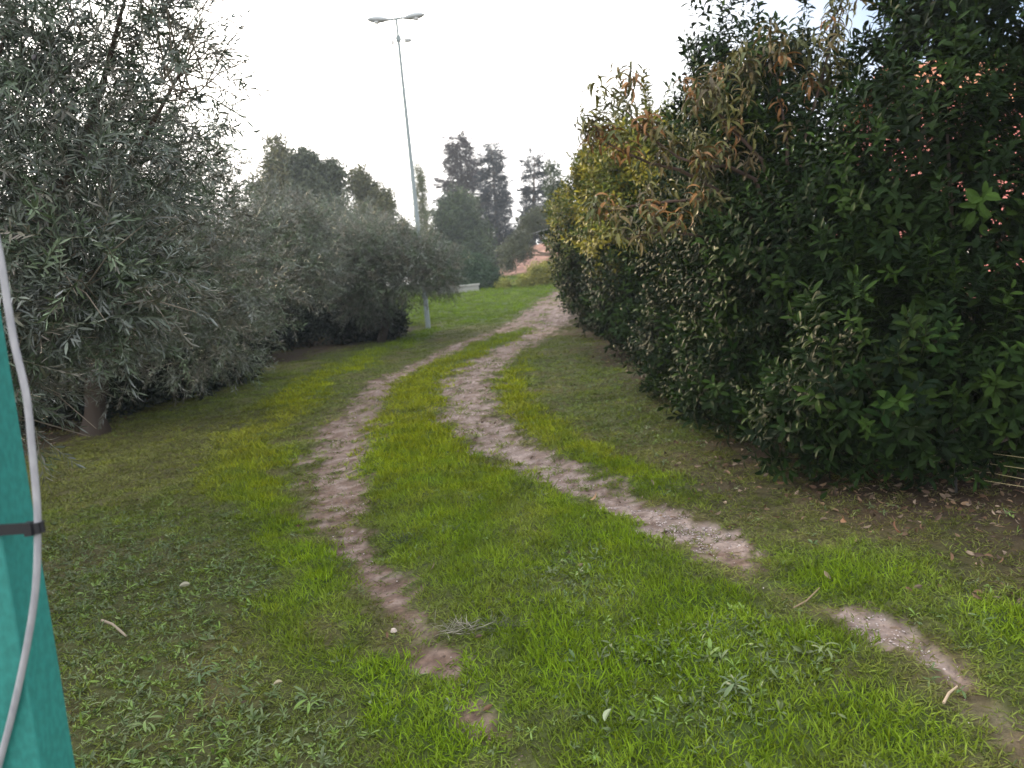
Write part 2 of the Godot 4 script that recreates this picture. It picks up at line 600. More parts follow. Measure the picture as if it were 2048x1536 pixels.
func make_bank() -> void:
	# bare reddish earth rising beyond the end of the track
	var a := Acc.new()
	var rows := []
	for j in 16:
		var row := []
		for i in 31:
			var x := lerpf(-1.5, 16.0, i / 30.0)
			var d := lerpf(44.0, 62.0, j / 15.0)
			var up := smoothstep(0.0, 1.0, j / 11.0) * (1.75 + 0.25 * maxf(0.0, x)) * smoothstep(-1.4, 1.2, x) - 0.05
			row.append(W(x, d, up + 0.12 * n1.get_noise_2d(x * 2, d)))
		rows.append(row)
	for j in 15:
		for i in 30:
			var e := 1.0 + 0.5 * n2.get_noise_2d(i * 0.4, j * 0.7)
			a.quad(rows[j][i], rows[j + 1][i], rows[j + 1][i + 1], rows[j][i + 1], Color(0.30, 0.175, 0.135) * e)
	var o := part("hill", a.mesh(mat(0.95, 0.2)), self)
	o.set_meta("kind", "structure")
	o.set_meta("label", "low bank of bare reddish earth beyond the end of the track")


func make_house() -> void:
	var base := W(8.9, 13.0, -0.55)
	var t := thing("pink_house", "pink house glimpsed through gaps in the laurel hedge at right", "house", base)
	var wallm := mat(0.9, 0.3)
	wallm.albedo_texture = noise_texture(0.02, 5, Color(0.85, 0.85, 0.85), Color(1, 1, 1), false, 4.0, 256, 5)
	wallm.uv1_triplanar = true
	wallm.uv1_scale = Vector3(0.7, 0.7, 0.7)
	var pink := Color(0.62, 0.24, 0.23)
	var pm := mat(0.7, 0.4)
	var a := Acc.new()
	box(a, Vector3(0, -0.3, -8), Vector3(10, 3.9, 0), pink)
	part("wall", a.mesh(wallm), t)
	# gable end facing the path
	a = Acc.new()
	a.tri(Vector3(0.002, 3.9, 0), Vector3(0.002, 3.9, -8), Vector3(0.002, 5.5, -4), pink)
	part("gable", a.mesh(wallm), t)
	a = Acc.new()
	a.tri(Vector3(9.998, 3.9, -8), Vector3(9.998, 3.9, 0), Vector3(9.998, 5.5, -4), pink)
	part("gable", a.mesh(wallm), t)
	a = Acc.new()
	var terra := Color(0.42, 0.17, 0.09)
	for s in [-1, 1]:
		var e := Vector3(-0.4, 3.72, -4 + s * 4.45)
		var r := Vector3(-0.4, 5.52, -4)
		var up := Vector3(0, 0.12, 0)
		var w := Vector3(10.8, 0, 0)
		a.quad(e + up, r + up, r + up + w, e + up + w, terra)
		a.quad(e, r, r + w, e + w, terra)
		a.quad(e, e + up, e + up + w, e + w, terra)
		a.quad(e, r, r + up, e + up, terra)
	var roof := part("roof", a.mesh(pm), t)
	var ta := Acc.new()
	var pts := []
	for k in 9: pts.append(Vector3(0.09 * cos(PI * k / 8.0), 0.05 * sin(PI * k / 8.0), 0))
	for k in 8:
		ta.quad(pts[k], pts[k] + Vector3(0, 0, -0.42), pts[k + 1] + Vector3(0, 0, -0.42), pts[k + 1], terra)
	var tile := ta.mesh(pm)
	for i in 24:
		for j in 11:
			var f := j / 11.0
			part("tile", tile, roof, Transform3D(Basis(Vector3.RIGHT, atan2(1.8, 4.45)), Vector3(-0.2 + i * 0.45, 3.72 + 0.125 + 1.8 * f, 0.45 - 4.45 * f)))
	for p in [[0, -2.2], [0, -5.8]]:
		var f := Acc.new()
		box(f, Vector3(-0.05, 0.9, p[1] - 0.55), Vector3(-0.003, 2.2, p[1] + 0.55), Color(0.6, 0.58, 0.54))
		var fr := part("window", f.mesh(pm), t)
		f = Acc.new()
		box(f, Vector3(-0.06, 0.98, p[1] - 0.47), Vector3(-0.052, 2.12, p[1] + 0.47), Color(0.03, 0.035, 0.04))
		part("pane", f.mesh(mat(0.08)), fr)
	for p in [1.8, 5.2]:
		var f := Acc.new()
		box(f, Vector3(p - 0.5, 0.9, 0.003), Vector3(p + 0.5, 2.2, 0.05), Color(0.6, 0.58, 0.54))
		var fr := part("window", f.mesh(pm), t)
		f = Acc.new()
		box(f, Vector3(p - 0.42, 0.98, 0.052), Vector3(p + 0.42, 2.12, 0.06), Color(0.03, 0.035, 0.04))
		part("pane", f.mesh(mat(0.08)), fr)


func crown_tree(called: String, label: String, cat: String, base: Vector3, lobes: Array, n: int, kinds: Array, cols: Array, scale: Array, trunk_r: float, bark: Color, group := "", up := 0.3) -> void:
	var t := thing(called, label, cat, base, group)
	var a := Acc.new()
	var lo := 1e9
	for l in lobes: lo = minf(lo, l[1] - l[4] * 0.2)
	var fork := base + Vector3(0, maxf(0.4, (lo - base.y) * 0.6), 0)
	limb(a, base - Vector3(0, 0.15, 0), fork, trunk_r, trunk_r * 0.8, 0.05, bark)
	part("trunk", a_off(a, base).mesh(mats.bark), t)
	a = Acc.new()
	for l in lobes: limb(a, fork, Vector3(l[0], l[1] + 0.3 * l[4], -l[2]), trunk_r * 0.6, trunk_r * 0.12, 0.08, bark, 6)
	part("limbs", a_off(a, base).mesh(mats.bark), t, Transform3D(), null, "stuff")
	clothe(t, kinds, sow(lobes, n, 0.42), up, 0.9, cols, scale)

func a_off(a: Acc, base: Vector3) -> Acc:
	for k in a.v.size(): a.v[k] -= base
	return a


func make_far_trees() -> void:
	mats.bark = mat(0.95, 0.2)
	var lm := mat(0.6, 0.4, 0.35)
	var broad := clump_kinds(lm, 26, 0.42, 0.17, 0.5)
	var small := clump_kinds(lm, 26, 0.26, 0.1, 0.5)
	var bark := Color(0.12, 0.095, 0.075)
	# conifers
	var nm := mat(0.7, 0.3, 0.1)
	var needle := []
	for v in 3:
		var a := Acc.new()
		for k in 46:
			var f := rng.randf()
			var p := Vector3(rng.randf_range(-.3, .3) * (1.0 - 0.6 * f), f, rng.randf_range(-.12, .05))
			a.add(leaf(0.3, 0.06, 0.1, 0.5, 2, 0.4, Color.WHITE), Transform3D(along(Vector3(p.x * 2.5, 0.7, rng.randf_range(-.5, .2)), rng.randf() * TAU), p), Color.WHITE * rng.randf_range(.6, 1.4))
		needle.append(a.mesh(nm))
	var specs := [
		["dark conifer with a broad ragged crown, left of the narrow one", -3.0, 72.0, 16.8, 2.9, 0.45, Color(0.062, 0.05, 0.055)],
		["narrow dark conifer, middle one of the three far conifers", -0.1, 68.0, 14.9, 1.75, 0.6, Color(0.04, 0.045, 0.052)],
		["small dark conifer with tiered side branches, rightmost of the far conifers", 2.4, 60.0, 12.3, 1.75, 0.75, Color(0.026, 0.033, 0.04)]]
	for s in specs:
		var base := W(s[1], s[2])
		var t := thing("conifer_tree", s[0], "tree", base, "conifers far behind the track")
		var height: float = s[3] - base.y
		var a := Acc.new()
		var top := Vector3(0.9 if s[1] > 2 else 0.2, height, 0)
		tube(a, [Vector3(0, -0.2, 0), top * 0.5, top], [0.28, 0.16, 0.03], 8, bark, 0.05)
		part("trunk", a.mesh(mats.bark), t)
		var br := Acc.new()
		var bufs := [PackedFloat32Array(), PackedFloat32Array(), PackedFloat32Array()]
		var tiers := int(height * (2.6 if s[1] < 2 else 1.9))
		for k in tiers:
			var f := (k + rng.randf() * 0.6) / tiers
			var y := lerpf(1.2, height, f)
			var c := top * (y / height)
			var reach: float = s[4] * (pow(1.0 - f, 0.55 if s[1] < -2 else 0.75) + 0.06) * rng.randf_range(0.65, 1.15)
			for b in 6:
				var q := TAU * b / 6.0 + rng.randf() * 1.1
				var rr := reach * rng.randf_range(0.45, 1.15)
				var side := Vector3(cos(q), 0, sin(q))
				var tip := c + side * rr + Vector3(0, rr * rng.randf_range(-.25, .3), 0)
				tube(br, [c, c.lerp(tip, 0.5) + Vector3(0, -0.08 * rr, 0), tip], [0.05, 0.03, 0.01], 4, bark, 0.0, false)
				var m := int(ceil(rr / 0.27)) + 1
				for e in m:
					var g := (e + 0.6) / m
					var p := c.lerp(tip, g)
					var dir := side + Vector3(0, rng.randf_range(-.35, .25), 0) + rdir() * 0.5
					put(bufs[rng.randi() % 3], Transform3D(along(dir, rng.randf() * TAU).scaled_local(Vector3.ONE * rng.randf_range(.6, 1.1)), p), s[6] * rng.randf_range(.7, 1.35))
		part("branches", br.mesh(mats.bark), t, Transform3D(), null, "stuff")
		for k in 3: many("foliage", needle[k], bufs[k], t)
	var g := [Color(0.05, 0.075, 0.035), Color(0.06, 0.09, 0.035), Color(0.045, 0.065, 0.04)]
	var gy := [Color(0.10, 0.12, 0.035), Color(0.085, 0.115, 0.03), Color(0.12, 0.13, 0.04)]
	var gd := [Color(0.03, 0.06, 0.03), Color(0.035, 0.07, 0.03), Color(0.04, 0.075, 0.035)]
	crown_tree("broadleaf_tree", "rounded green tree in front of the broad conifer", "tree", W(-2.8, 56), [[-2.8, 7.6, 56, 1.7, 2.1, 1.7, 1.0], [-3.6, 6.0, 56, 1.4, 2.0, 1.5, .8], [-1.7, 5.6, 55.6, 1.3, 2.2, 1.4, .8], [-2.5, 4.4, 55, 2.2, 1.6, 1.6, .8]], 1500, broad, g, [.8, 1.4], .22, bark, "green trees beyond the olives")
	crown_tree("poplar_tree", "slender pale poplar close beside the lamp post", "tree", W(-5.7, 60), [[-5.75, 8.2, 60, .55, 4.6, .6, 1.0], [-5.5, 10.6, 60, .32, 2.2, .35, .3], [-4.9, 6.3, 59, .7, 2.7, .7, .6]], 800, small, gy, [.8, 1.4], .15, bark)
	crown_tree("broadleaf_tree", "tall tree with a pointed crown, leftmost beyond the olives", "tree", W(-13.0, 48), [[-12.9, 10.9, 48, .75, 1.7, .8, .6], [-13.6, 9.3, 48, 1.5, 1.5, 1.4, .8], [-12.2, 8.8, 48, 1.5, 1.6, 1.4, .8], [-13.0, 6.2, 48, 2.4, 2.8, 2.0, 1.4]], 1500, broad, [Color(0.10, 0.105, 0.05), Color(0.12, 0.115, 0.045)], [.8, 1.3], .22, bark, "green trees beyond the olives")
	crown_tree("broadleaf_tree", "dark twin-topped tree between the two pale-topped trees beyond the olives", "tree", W(-10.0, 45), [[-10.6, 10.1, 45, .75, 1.0, .8, .6], [-9.4, 9.4, 45, .95, 1.0, .9, .7], [-10.3, 8.0, 45, 1.9, 1.8, 1.6, 1.2], [-9.6, 5.6, 45, 2.3, 2.6, 1.8, 1.3]], 1500, broad, [Color(0.06, 0.075, 0.045), Color(0.07, 0.085, 0.045)], [.8, 1.3], .22, bark, "green trees beyond the olives")
	crown_tree("broadleaf_tree", "yellowish tree with a small peaked top, nearest the lamp post on its left", "tree", W(-7.9, 50), [[-8.4, 9.6, 50, .7, 1.1, .7, .5], [-7.5, 8.3, 50, 1.1, 1.2, 1.0, .8], [-8.0, 6.4, 50, 2.0, 2.4, 1.6, 1.3], [-6.4, 5.4, 50, 1.5, 1.8, 1.4, .9]], 1300, broad, [Color(0.12, 0.12, 0.045), Color(0.09, 0.10, 0.04)], [.8, 1.3], .22, bark, "green trees beyond the olives")
	crown_tree("round_tree", "low spreading tree with bare trunk standing on the reddish bank", "tree", W(3.2, 47, .6), [[2.3, 5.9, 46, 1.0, .7, 1.1, .8], [3.6, 6.0, 46, 1.3, .8, 1.1, 1.0], [1.2, 4.6, 45, .8, .9, .8, .6], [.5, 3.9, 44, .6, .8, .7, .4], [3.8, 5.0, 46, 1.0, .8, 1.0, .7]], 1400, small, [Color(0.075, 0.085, 0.04), Color(0.06, 0.07, 0.035)], [.8, 1.4], .14, Color(0.3, 0.25, 0.19))
	crown_tree("green_shrub", "dark green shrub behind the low pale wall", "shrub", W(-1.5, 38), [[-1.4, 3.1, 38, .85, .95, .8, 1.0], [-.7, 2.7, 37.6, .6, .6, .6, .6], [-2.3, 3.0, 38.4, .9, .9, .8, .8], [-1.2, 2.4, 37.4, 1.0, .6, .7, .8]], 1100, small, gd, [.8, 1.3], .06, bark)
	crown_tree("yellow_shrub", "yellow-green shrub at the foot of the reddish bank", "shrub", W(1.8, 36), [[1.9, 2.6, 36, .7, .5, .6, 1.0], [1.1, 2.3, 36, .4, .3, .5, .5], [2.9, 2.7, 36, .8, .6, .6, .7], [.1, 2.2, 36.5, .35, .3, .4, .3]], 1000, small, [Color(0.27, 0.26, 0.04), Color(0.2, 0.22, 0.04)], [.6, 1.0], .05, bark)
	crown_tree("slim_tree", "slim upright tree rising behind the far end of the hedge", "tree", W(3.1, 38), [[3.0, 6.0, 38, .55, 2.0, .6, 1.0], [3.5, 4.4, 38, .6, 1.5, .6, .8]], 700, small, g, [.8, 1.3], .09, bark)
	# undergrowth closing the view under and behind the olives, shade painted into leaf tints
	for s in [["leafy undergrowth with shade painted into its dark leaves, behind the nearest olive trunk", [[-7.4, 1.3, 9.5, 1.4, 1.3, 1.6, 1.0], [-6.6, 1.0, 11.5, 1.2, 1.1, 1.5, 1.0], [-5.5, 1.05, 9.7, .8, .65, .6, .8], [-4.9, 1.15, 10.8, .8, .65, .7, .8], [-4.4, 1.2, 11.9, .6, .5, .6, .5]]], ["leafy undergrowth with shade painted into its dark leaves, between the first and second olive trunks", [[-7.0, 1.5, 13.5, 1.4, 1.2, 1.4, 1.0], [-6.4, 1.5, 15.6, 1.4, 1.2, 1.4, 1.0]]], ["leafy undergrowth with shade painted into its dark leaves, behind the farther olives", [[-5.4, 1.6, 18.0, 1.3, 1.1, 1.3, 1.0], [-4.7, 1.8, 20.5, 1.2, 1.1, 1.2, 1.0], [-3.4, 1.35, 17.6, .7, .6, .6, .5], [-2.75, 1.3, 17.7, .42, .42, .5, .3]]], ["scrub with shade painted into its dark leaves, on the slope farthest behind the olives", [[-9.0, 2.6, 22, 2.5, 2.2, 2.0, 1.0], [-6.2, 2.4, 25, 1.8, 1.8, 1.8, .9], [-12.5, 3.2, 30, 3.0, 3.2, 2.0, 1.3]]]]:
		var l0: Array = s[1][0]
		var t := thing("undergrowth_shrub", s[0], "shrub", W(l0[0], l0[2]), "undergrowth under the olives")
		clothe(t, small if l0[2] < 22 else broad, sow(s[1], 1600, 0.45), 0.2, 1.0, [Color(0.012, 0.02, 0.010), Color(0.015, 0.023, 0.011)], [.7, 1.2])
	# low pale concrete wall beyond the olives
	var t := thing("low_wall", "low pale concrete wall past the lamp post, half hidden by an olive", "wall", W(-2.15, 36.5))
	t.rotation.y = 0.07
	var a := Acc.new()
	box(a, Vector3(-1.0, -0.3, -0.2), Vector3(1.0, 0.27, 0.2), Color(0.26, 0.27, 0.25))
	part("base", a.mesh(mat(0.9)), t)
	a = Acc.new()
	box(a, Vector3(-1.06, 0.272, -0.25), Vector3(1.06, 0.34, 0.25), Color(0.36, 0.37, 0.35))
	part("coping", a.mesh(mat(0.85)), t)
	# cable across the far trees
	a = Acc.new()
	var pts := []
	var rr := []
	for k in 13:
		pts.append(Vector3(lerpf(1.9, 9.0, k / 12.0), 5.25 + 0.9 * k / 12.0 - 0.3 * sin(PI * k / 12.0), -45.6 + 1.6 * k))
		rr.append(0.014)
	tube(a, pts, rr, 5, Color(0.35, 0.35, 0.36))
	var o := part("overhead_cable", a.mesh(mat(0.6)), self)
	o.set_meta("label", "thin overhead cable in front of the tree on the bank")
	o.set_meta("category", "cable")


func make_olives() -> void:
	var om := mat(0.5, 0.5, 0.16)
	var tints := [Color(0.112, 0.132, 0.10), Color(0.155, 0.168, 0.152), Color(0.085, 0.118, 0.066), Color(0.125, 0.115, 0.09)]
	var kinds := olive_kinds(om, 4, tints, 10, 0.24, 0.058)
	var fine := olive_kinds(om, 2, tints, 9, 0.26, 0.06)
	var bark := Color(0.11, 0.085, 0.07)
	# the nearest olive: its trunk stands outside the picture on the left
	var lobes := [[-2.0, 2.75, 3.5, .95, .95, .8, 1.5], [-1.85, 2.05, 3.3, .5, .62, .55, 1.1], [-2.6, 2.0, 3.4, .8, .9, .8, 1.0], [-1.62, 1.72, 3.1, .32, .24, .3, .5], [-1.5, 2.9, 3.5, .32, .42, .4, .22], [-1.27, 2.55, 3.4, .17, .28, .3, .06], [-1.95, 1.5, 2.9, .36, .42, .35, .6], [-2.0, 1.36, 2.95, .28, .26, .3, .28], [-2.6, 3.3, 4.0, 1.1, .8, 1.0, 1.0], [-3.4, 2.6, 3.6, .9, 1.1, 1.0, .8]]
	var t := thing("olive_tree", "nearest olive tree, dark fruit among narrow leaves at the upper left", "tree", W(-3.3, 3.5))
	var base := t.position
	var a := Acc.new()
	var fork := base + Vector3(0.1, 0.9, 0)
	limb(a, base - Vector3(0, 0.1, 0), fork, 0.17, 0.13, 0.05, bark, 10)
	part("trunk", a_off(a, base).mesh(mats.bark), t)
	for l in lobes:
		a = Acc.new()
		limb(a, fork, Vector3(l[0], l[1] + 0.2 * l[4], -l[2]), 0.05, 0.006, 0.12, bark, 6)
		part("branch", a_off(a, base).mesh(mats.bark), t)
	var pts := sow(lobes, 5600, 0.6)
	var dark_tints := []
	for c in tints: dark_tints.append(c * Color(0.72, 0.76, 0.78))  # same tints, darker for the nearest tree
	clothe(t, kinds, pts, -0.1, 0.9, dark_tints, [.55, .95], 15)
	# long bare twigs
	a = Acc.new()
	for k in 220:
		var l: Array = lobes[rng.randi() % lobes.size()]
		var p = Vector3(l[0], l[1], -l[2]) + rdir() * l[3] * 0.5
		var q = p + Vector3(rng.randf_range(-.2, .4), rng.randf_range(-.2, .25), rng.randf_range(-.1, .4))
		tube(a, [p, p.lerp(q, .5) + Vector3(0, .03, 0), q], [.004, .003, .0012], 4, Color(0.16, 0.14, 0.11), 0.0, false)
	part("twigs", a_off(a, base).mesh(mats.bark), t, Transform3D(), null, "stuff")
	# olives
	var fm := mat(0.35, 0.5)
	a = Acc.new()
	var prof := []
	var rr := []
	for k in 6:
		prof.append(Vector3(0, -0.011 + 0.022 * k / 5.0, 0))
		rr.append(0.0085 * sqrt(maxf(0.03, 1.0 - pow((k - 2.5) / 2.6, 2))))
	tube(a, prof, rr, 7, Color(0.018, 0.013, 0.017))
	var fruit := a.mesh(fm)
	for k in 110:
		var l: Array = lobes[[1, 2, 1, 6, 0, 2][k % 6]]
		var p := Vector3(l[0], l[1], -l[2]) + Vector3(rng.randf_range(-.5, .4) * l[3] * 1.4, rng.randf_range(-.8, .8) * l[4], l[5] * rng.randf_range(.3, .95))
		part("olive", fruit, t, Transform3D(Basis.from_euler(Vector3(rng.randf_range(-.5, .5), 0, rng.randf_range(-.6, .6))).scaled(Vector3.ONE * rng.randf_range(.8, 1.1)), p - base))
	var rest := [
		["second olive tree, grey crown over a dark leaning trunk at the left", Vector2(-4.75, 8.65), [[-4.2, 2.6, 8.6, 1.5, 1.25, 1.5, 1.6], [-3.2, 2.2, 8.6, .85, 1.0, 1.0, 1.0], [-3.6, 3.2, 8.6, .9, .75, 1.0, .8], [-5.3, 3.0, 8.8, 1.4, 1.4, 1.4, 1.2], [-3.3, 1.45, 8.7, .7, .55, .8, .5], [-4.9, 1.7, 8.4, 1.2, .8, 1.0, .7], [-6.4, 2.4, 8.8, 1.3, 1.4, 1.3, .7]], 5200, 0.15, fine, [1.0, 1.5]],
		["third olive tree, pale grey-green bushy crown drooping near the ground", Vector2(-4.9, 14.8), [[-4.1, 3.2, 14.6, .8, .62, .9, 1.3], [-4.7, 2.5, 14.6, 1.2, .9, 1.1, 1.3], [-3.6, 2.6, 14.6, .6, .7, .7, .8], [-5.6, 2.7, 14.7, 1.2, 1.1, 1.0, 1.0], [-4.9, 1.75, 14.4, 1.0, .4, .7, .4]], 4200, 0.13, fine, [1.1, 1.6]],
		["fourth olive tree, dusky crown on forked trunks beside the lamp post", Vector2(-2.75, 16.9), [[-2.6, 3.0, 16.4, .7, .5, .7, 1.0], [-1.8, 2.55, 16.3, .55, .5, .6, 1.0], [-2.9, 2.4, 16.4, .7, .6, .7, 1.0], [-1.25, 2.25, 16.3, .3, .36, .45, .5], [-3.3, 2.7, 16.8, .7, .6, .7, .7], [-2.2, 2.05, 16.2, .9, .35, .6, .8], [-3.0, 1.7, 16.5, .6, .4, .5, .5]], 3600, 0.1, fine, [1.1, 1.6]],
		["fifth olive tree, top showing behind the fourth olive", Vector2(-4.0, 20.6), [[-4.0, 3.6, 20.4, 1.1, .8, 1.0, 1.0], [-4.9, 3.3, 20.4, 1.2, 1.0, 1.1, 1.0], [-2.9, 3.0, 20.6, .7, .7, .8, .7], [-4.2, 2.6, 20.2, 1.4, .8, 1.0, .8]], 2400, 0.1, fine, [1.4, 2.0]]]
	for r in rest:
		var o := thing("olive_tree", r[0], "tree", W(r[1].x, r[1].y), "olives along the left of the track")
		var b := o.position
		a = Acc.new()
		var fk := b + Vector3(0.15, 0.85, 0.05)
		var tp := []
		var tr := []
		for k in 9:
			var f := k / 8.0
			tp.append((b - Vector3(0, .12, 0)).lerp(fk, f) + Vector3(sin(f * 5.0 + r[1].y) * .04, 0, cos(f * 4.0) * .03))
			tr.append(r[4] * (0.62 + 0.75 * pow(1.0 - f, 3.0) + 0.12 * sin(f * 9.0 + r[1].x)))
		tube(a, tp, tr, 14, Color(0.06, 0.048, 0.04), 0.16)
		part("trunk", a_off(a, b).mesh(mats.bark), o)
		for l in r[2]:
			a = Acc.new()
			limb(a, fk, Vector3(l[0], l[1] + 0.2 * l[4], -l[2]), r[4] * 0.45, 0.008, 0.1, bark, 6)
			part("branch", a_off(a, b).mesh(mats.bark), o)
		clothe(o, r[5], sow(r[2], r[3], 0.45), 0.05, 0.9, tints, r[6])


func make_hedge() -> void:
	var lm := mat(0.55, 0.17, 0.45)
	var tints := [Color(0.008, 0.019, 0.005), Color(0.011, 0.026, 0.005), Color(0.026, 0.052, 0.008), Color(0.016, 0.034, 0.007), Color(0.006, 0.015, 0.004)]
	var light := [Color(0.08, 0.098, 0.014), Color(0.14, 0.14, 0.016), Color(0.05, 0.072, 0.013), Color(0.23, 0.2, 0.022)]  # upper leaf tints with the yellow of sunlight painted in
	var kinds := laurel_kinds(lm, 4, tints)
	var bark := Color(0.09, 0.07, 0.055)
	var specs := [
		["laurel shrub cut by the right edge of the picture, above the wire fence", Vector2(3.9, 4.2), [[4.0, 2.3, 4.1, 1.0, 1.5, .9, 1.0], [3.7, 1.4, 3.9, .8, .7, .6, .6], [3.6, 3.2, 4.6, .8, .9, .8, .3]], 950, 9, 8],
		["big dark laurel shrub at right, with pink house wall showing through it", Vector2(3.1, 5.2), [[2.85, 1.75, 4.9, .85, 1.05, .75, 1.5], [2.35, .85, 4.35, .7, .6, .5, 1.0], [2.0, .62, 4.85, .5, .42, .45, .5], [2.1, 1.4, 5.4, .55, .8, .6, .7], [3.25, 3.1, 5.2, .5, 1.1, .7, .7], [2.2, 1.5, 5.2, .5, .8, .6, .7], [3.7, 1.9, 5.3, .8, 1.0, .8, .7], [3.05, 2.85, 5.4, .38, .6, .5, .42], [3.5, 3.2, 5.3, .4, .5, .6, .14], [2.75, .75, 4.1, .5, .38, .3, .4]], 4800, 26, 14],
		["broad laurel shrub with tall shoots on top, behind the peach branches", Vector2(2.6, 6.9), [[2.5, 1.7, 6.7, 1.1, 1.2, 1.1, 1.5], [1.9, .78, 6.1, .6, .55, .8, 1.0], [2.4, 2.8, 7.0, .75, .85, .9, 1.0], [2.0, 1.8, 7.6, .6, .95, .9, .8], [1.72, .85, 7.6, .5, .5, .7, .6], [2.15, 3.2, 7.2, .28, .8, .4, .35], [1.75, 1.5, 6.0, .3, .6, .5, .4], [3.1, 1.9, 6.0, .7, .9, .8, .6]], 6000, 26, 22],
		["sunlit laurel shrub with sun yellow painted into its top leaves, behind the peach tips", Vector2(2.5, 11.2), [[2.3, 2.2, 11.0, 1.05, 1.35, 1.2, 1.6], [2.0, 1.3, 10.8, .75, .75, 1.0, .8], [2.2, 3.2, 11.4, .7, .7, .9, .7], [2.9, 2.6, 10.0, 1.0, 1.1, 1.0, .6]], 4200, 0, 14],
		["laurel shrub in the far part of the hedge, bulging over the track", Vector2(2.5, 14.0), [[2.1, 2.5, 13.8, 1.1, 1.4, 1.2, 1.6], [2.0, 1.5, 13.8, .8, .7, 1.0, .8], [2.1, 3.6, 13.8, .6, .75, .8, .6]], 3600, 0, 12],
		["last laurel shrub at the far end of the hedge", Vector2(2.7, 17.0), [[2.4, 2.6, 16.8, 1.2, 1.5, 1.4, 1.6], [2.2, 1.7, 16.8, .9, .7, 1.1, .8], [2.6, 3.7, 17.0, .8, .8, .9, .6]], 3000, 0, 8]]
	for s in specs:
		var t := thing("laurel_shrub", s[0], "shrub", W(s[1].x, s[1].y), "laurels of the hedge")
		var b := t.position
		for k in 5:
			var a := Acc.new()
			var l: Array = s[2][k % s[2].size()]
			limb(a, b + Vector3(rng.randf_range(-.3, .3), -.08, rng.randf_range(-.3, .3)), Vector3(l[0], l[1] + 0.5 * l[4], -l[2]), 0.035, 0.008, 0.08, bark, 6)
			part("stem", a_off(a, b).mesh(mats.bark), t)
		var pts := sow(s[2], s[3], 0.33)
		# upright shoots that stand out of the crown
		for k in s[5]:
			var l: Array = s[2][rng.randi() % s[2].size()]
			var p := Vector3(l[0] + rng.randf_range(-.8, .8) * l[3], l[1] + l[4] * rng.randf_range(.8, 1.0), -l[2] + rng.randf_range(-.8, .8) * l[5])
			for e in 5: pts.append([p + Vector3(rng.randf_range(-.02, .02), 0.1 * e, rng.randf_range(-.02, .02)), Vector3.UP * 1.5])
		var sc := [.62, 1.25] if s[1].y < 9 else [1.0, 1.45]
		if s[1].y > 9.0 and s[1].y < 15.0:   # pale young growth near the top, sunlit yellow painted into its tints
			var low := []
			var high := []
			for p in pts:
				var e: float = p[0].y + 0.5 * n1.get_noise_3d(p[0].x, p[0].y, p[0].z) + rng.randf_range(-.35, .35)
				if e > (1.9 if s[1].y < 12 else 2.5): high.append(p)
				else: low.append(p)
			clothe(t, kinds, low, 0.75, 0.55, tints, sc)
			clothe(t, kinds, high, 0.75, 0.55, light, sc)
		else:
			clothe(t, kinds, pts, 0.75, 0.55, tints, sc, s[4])


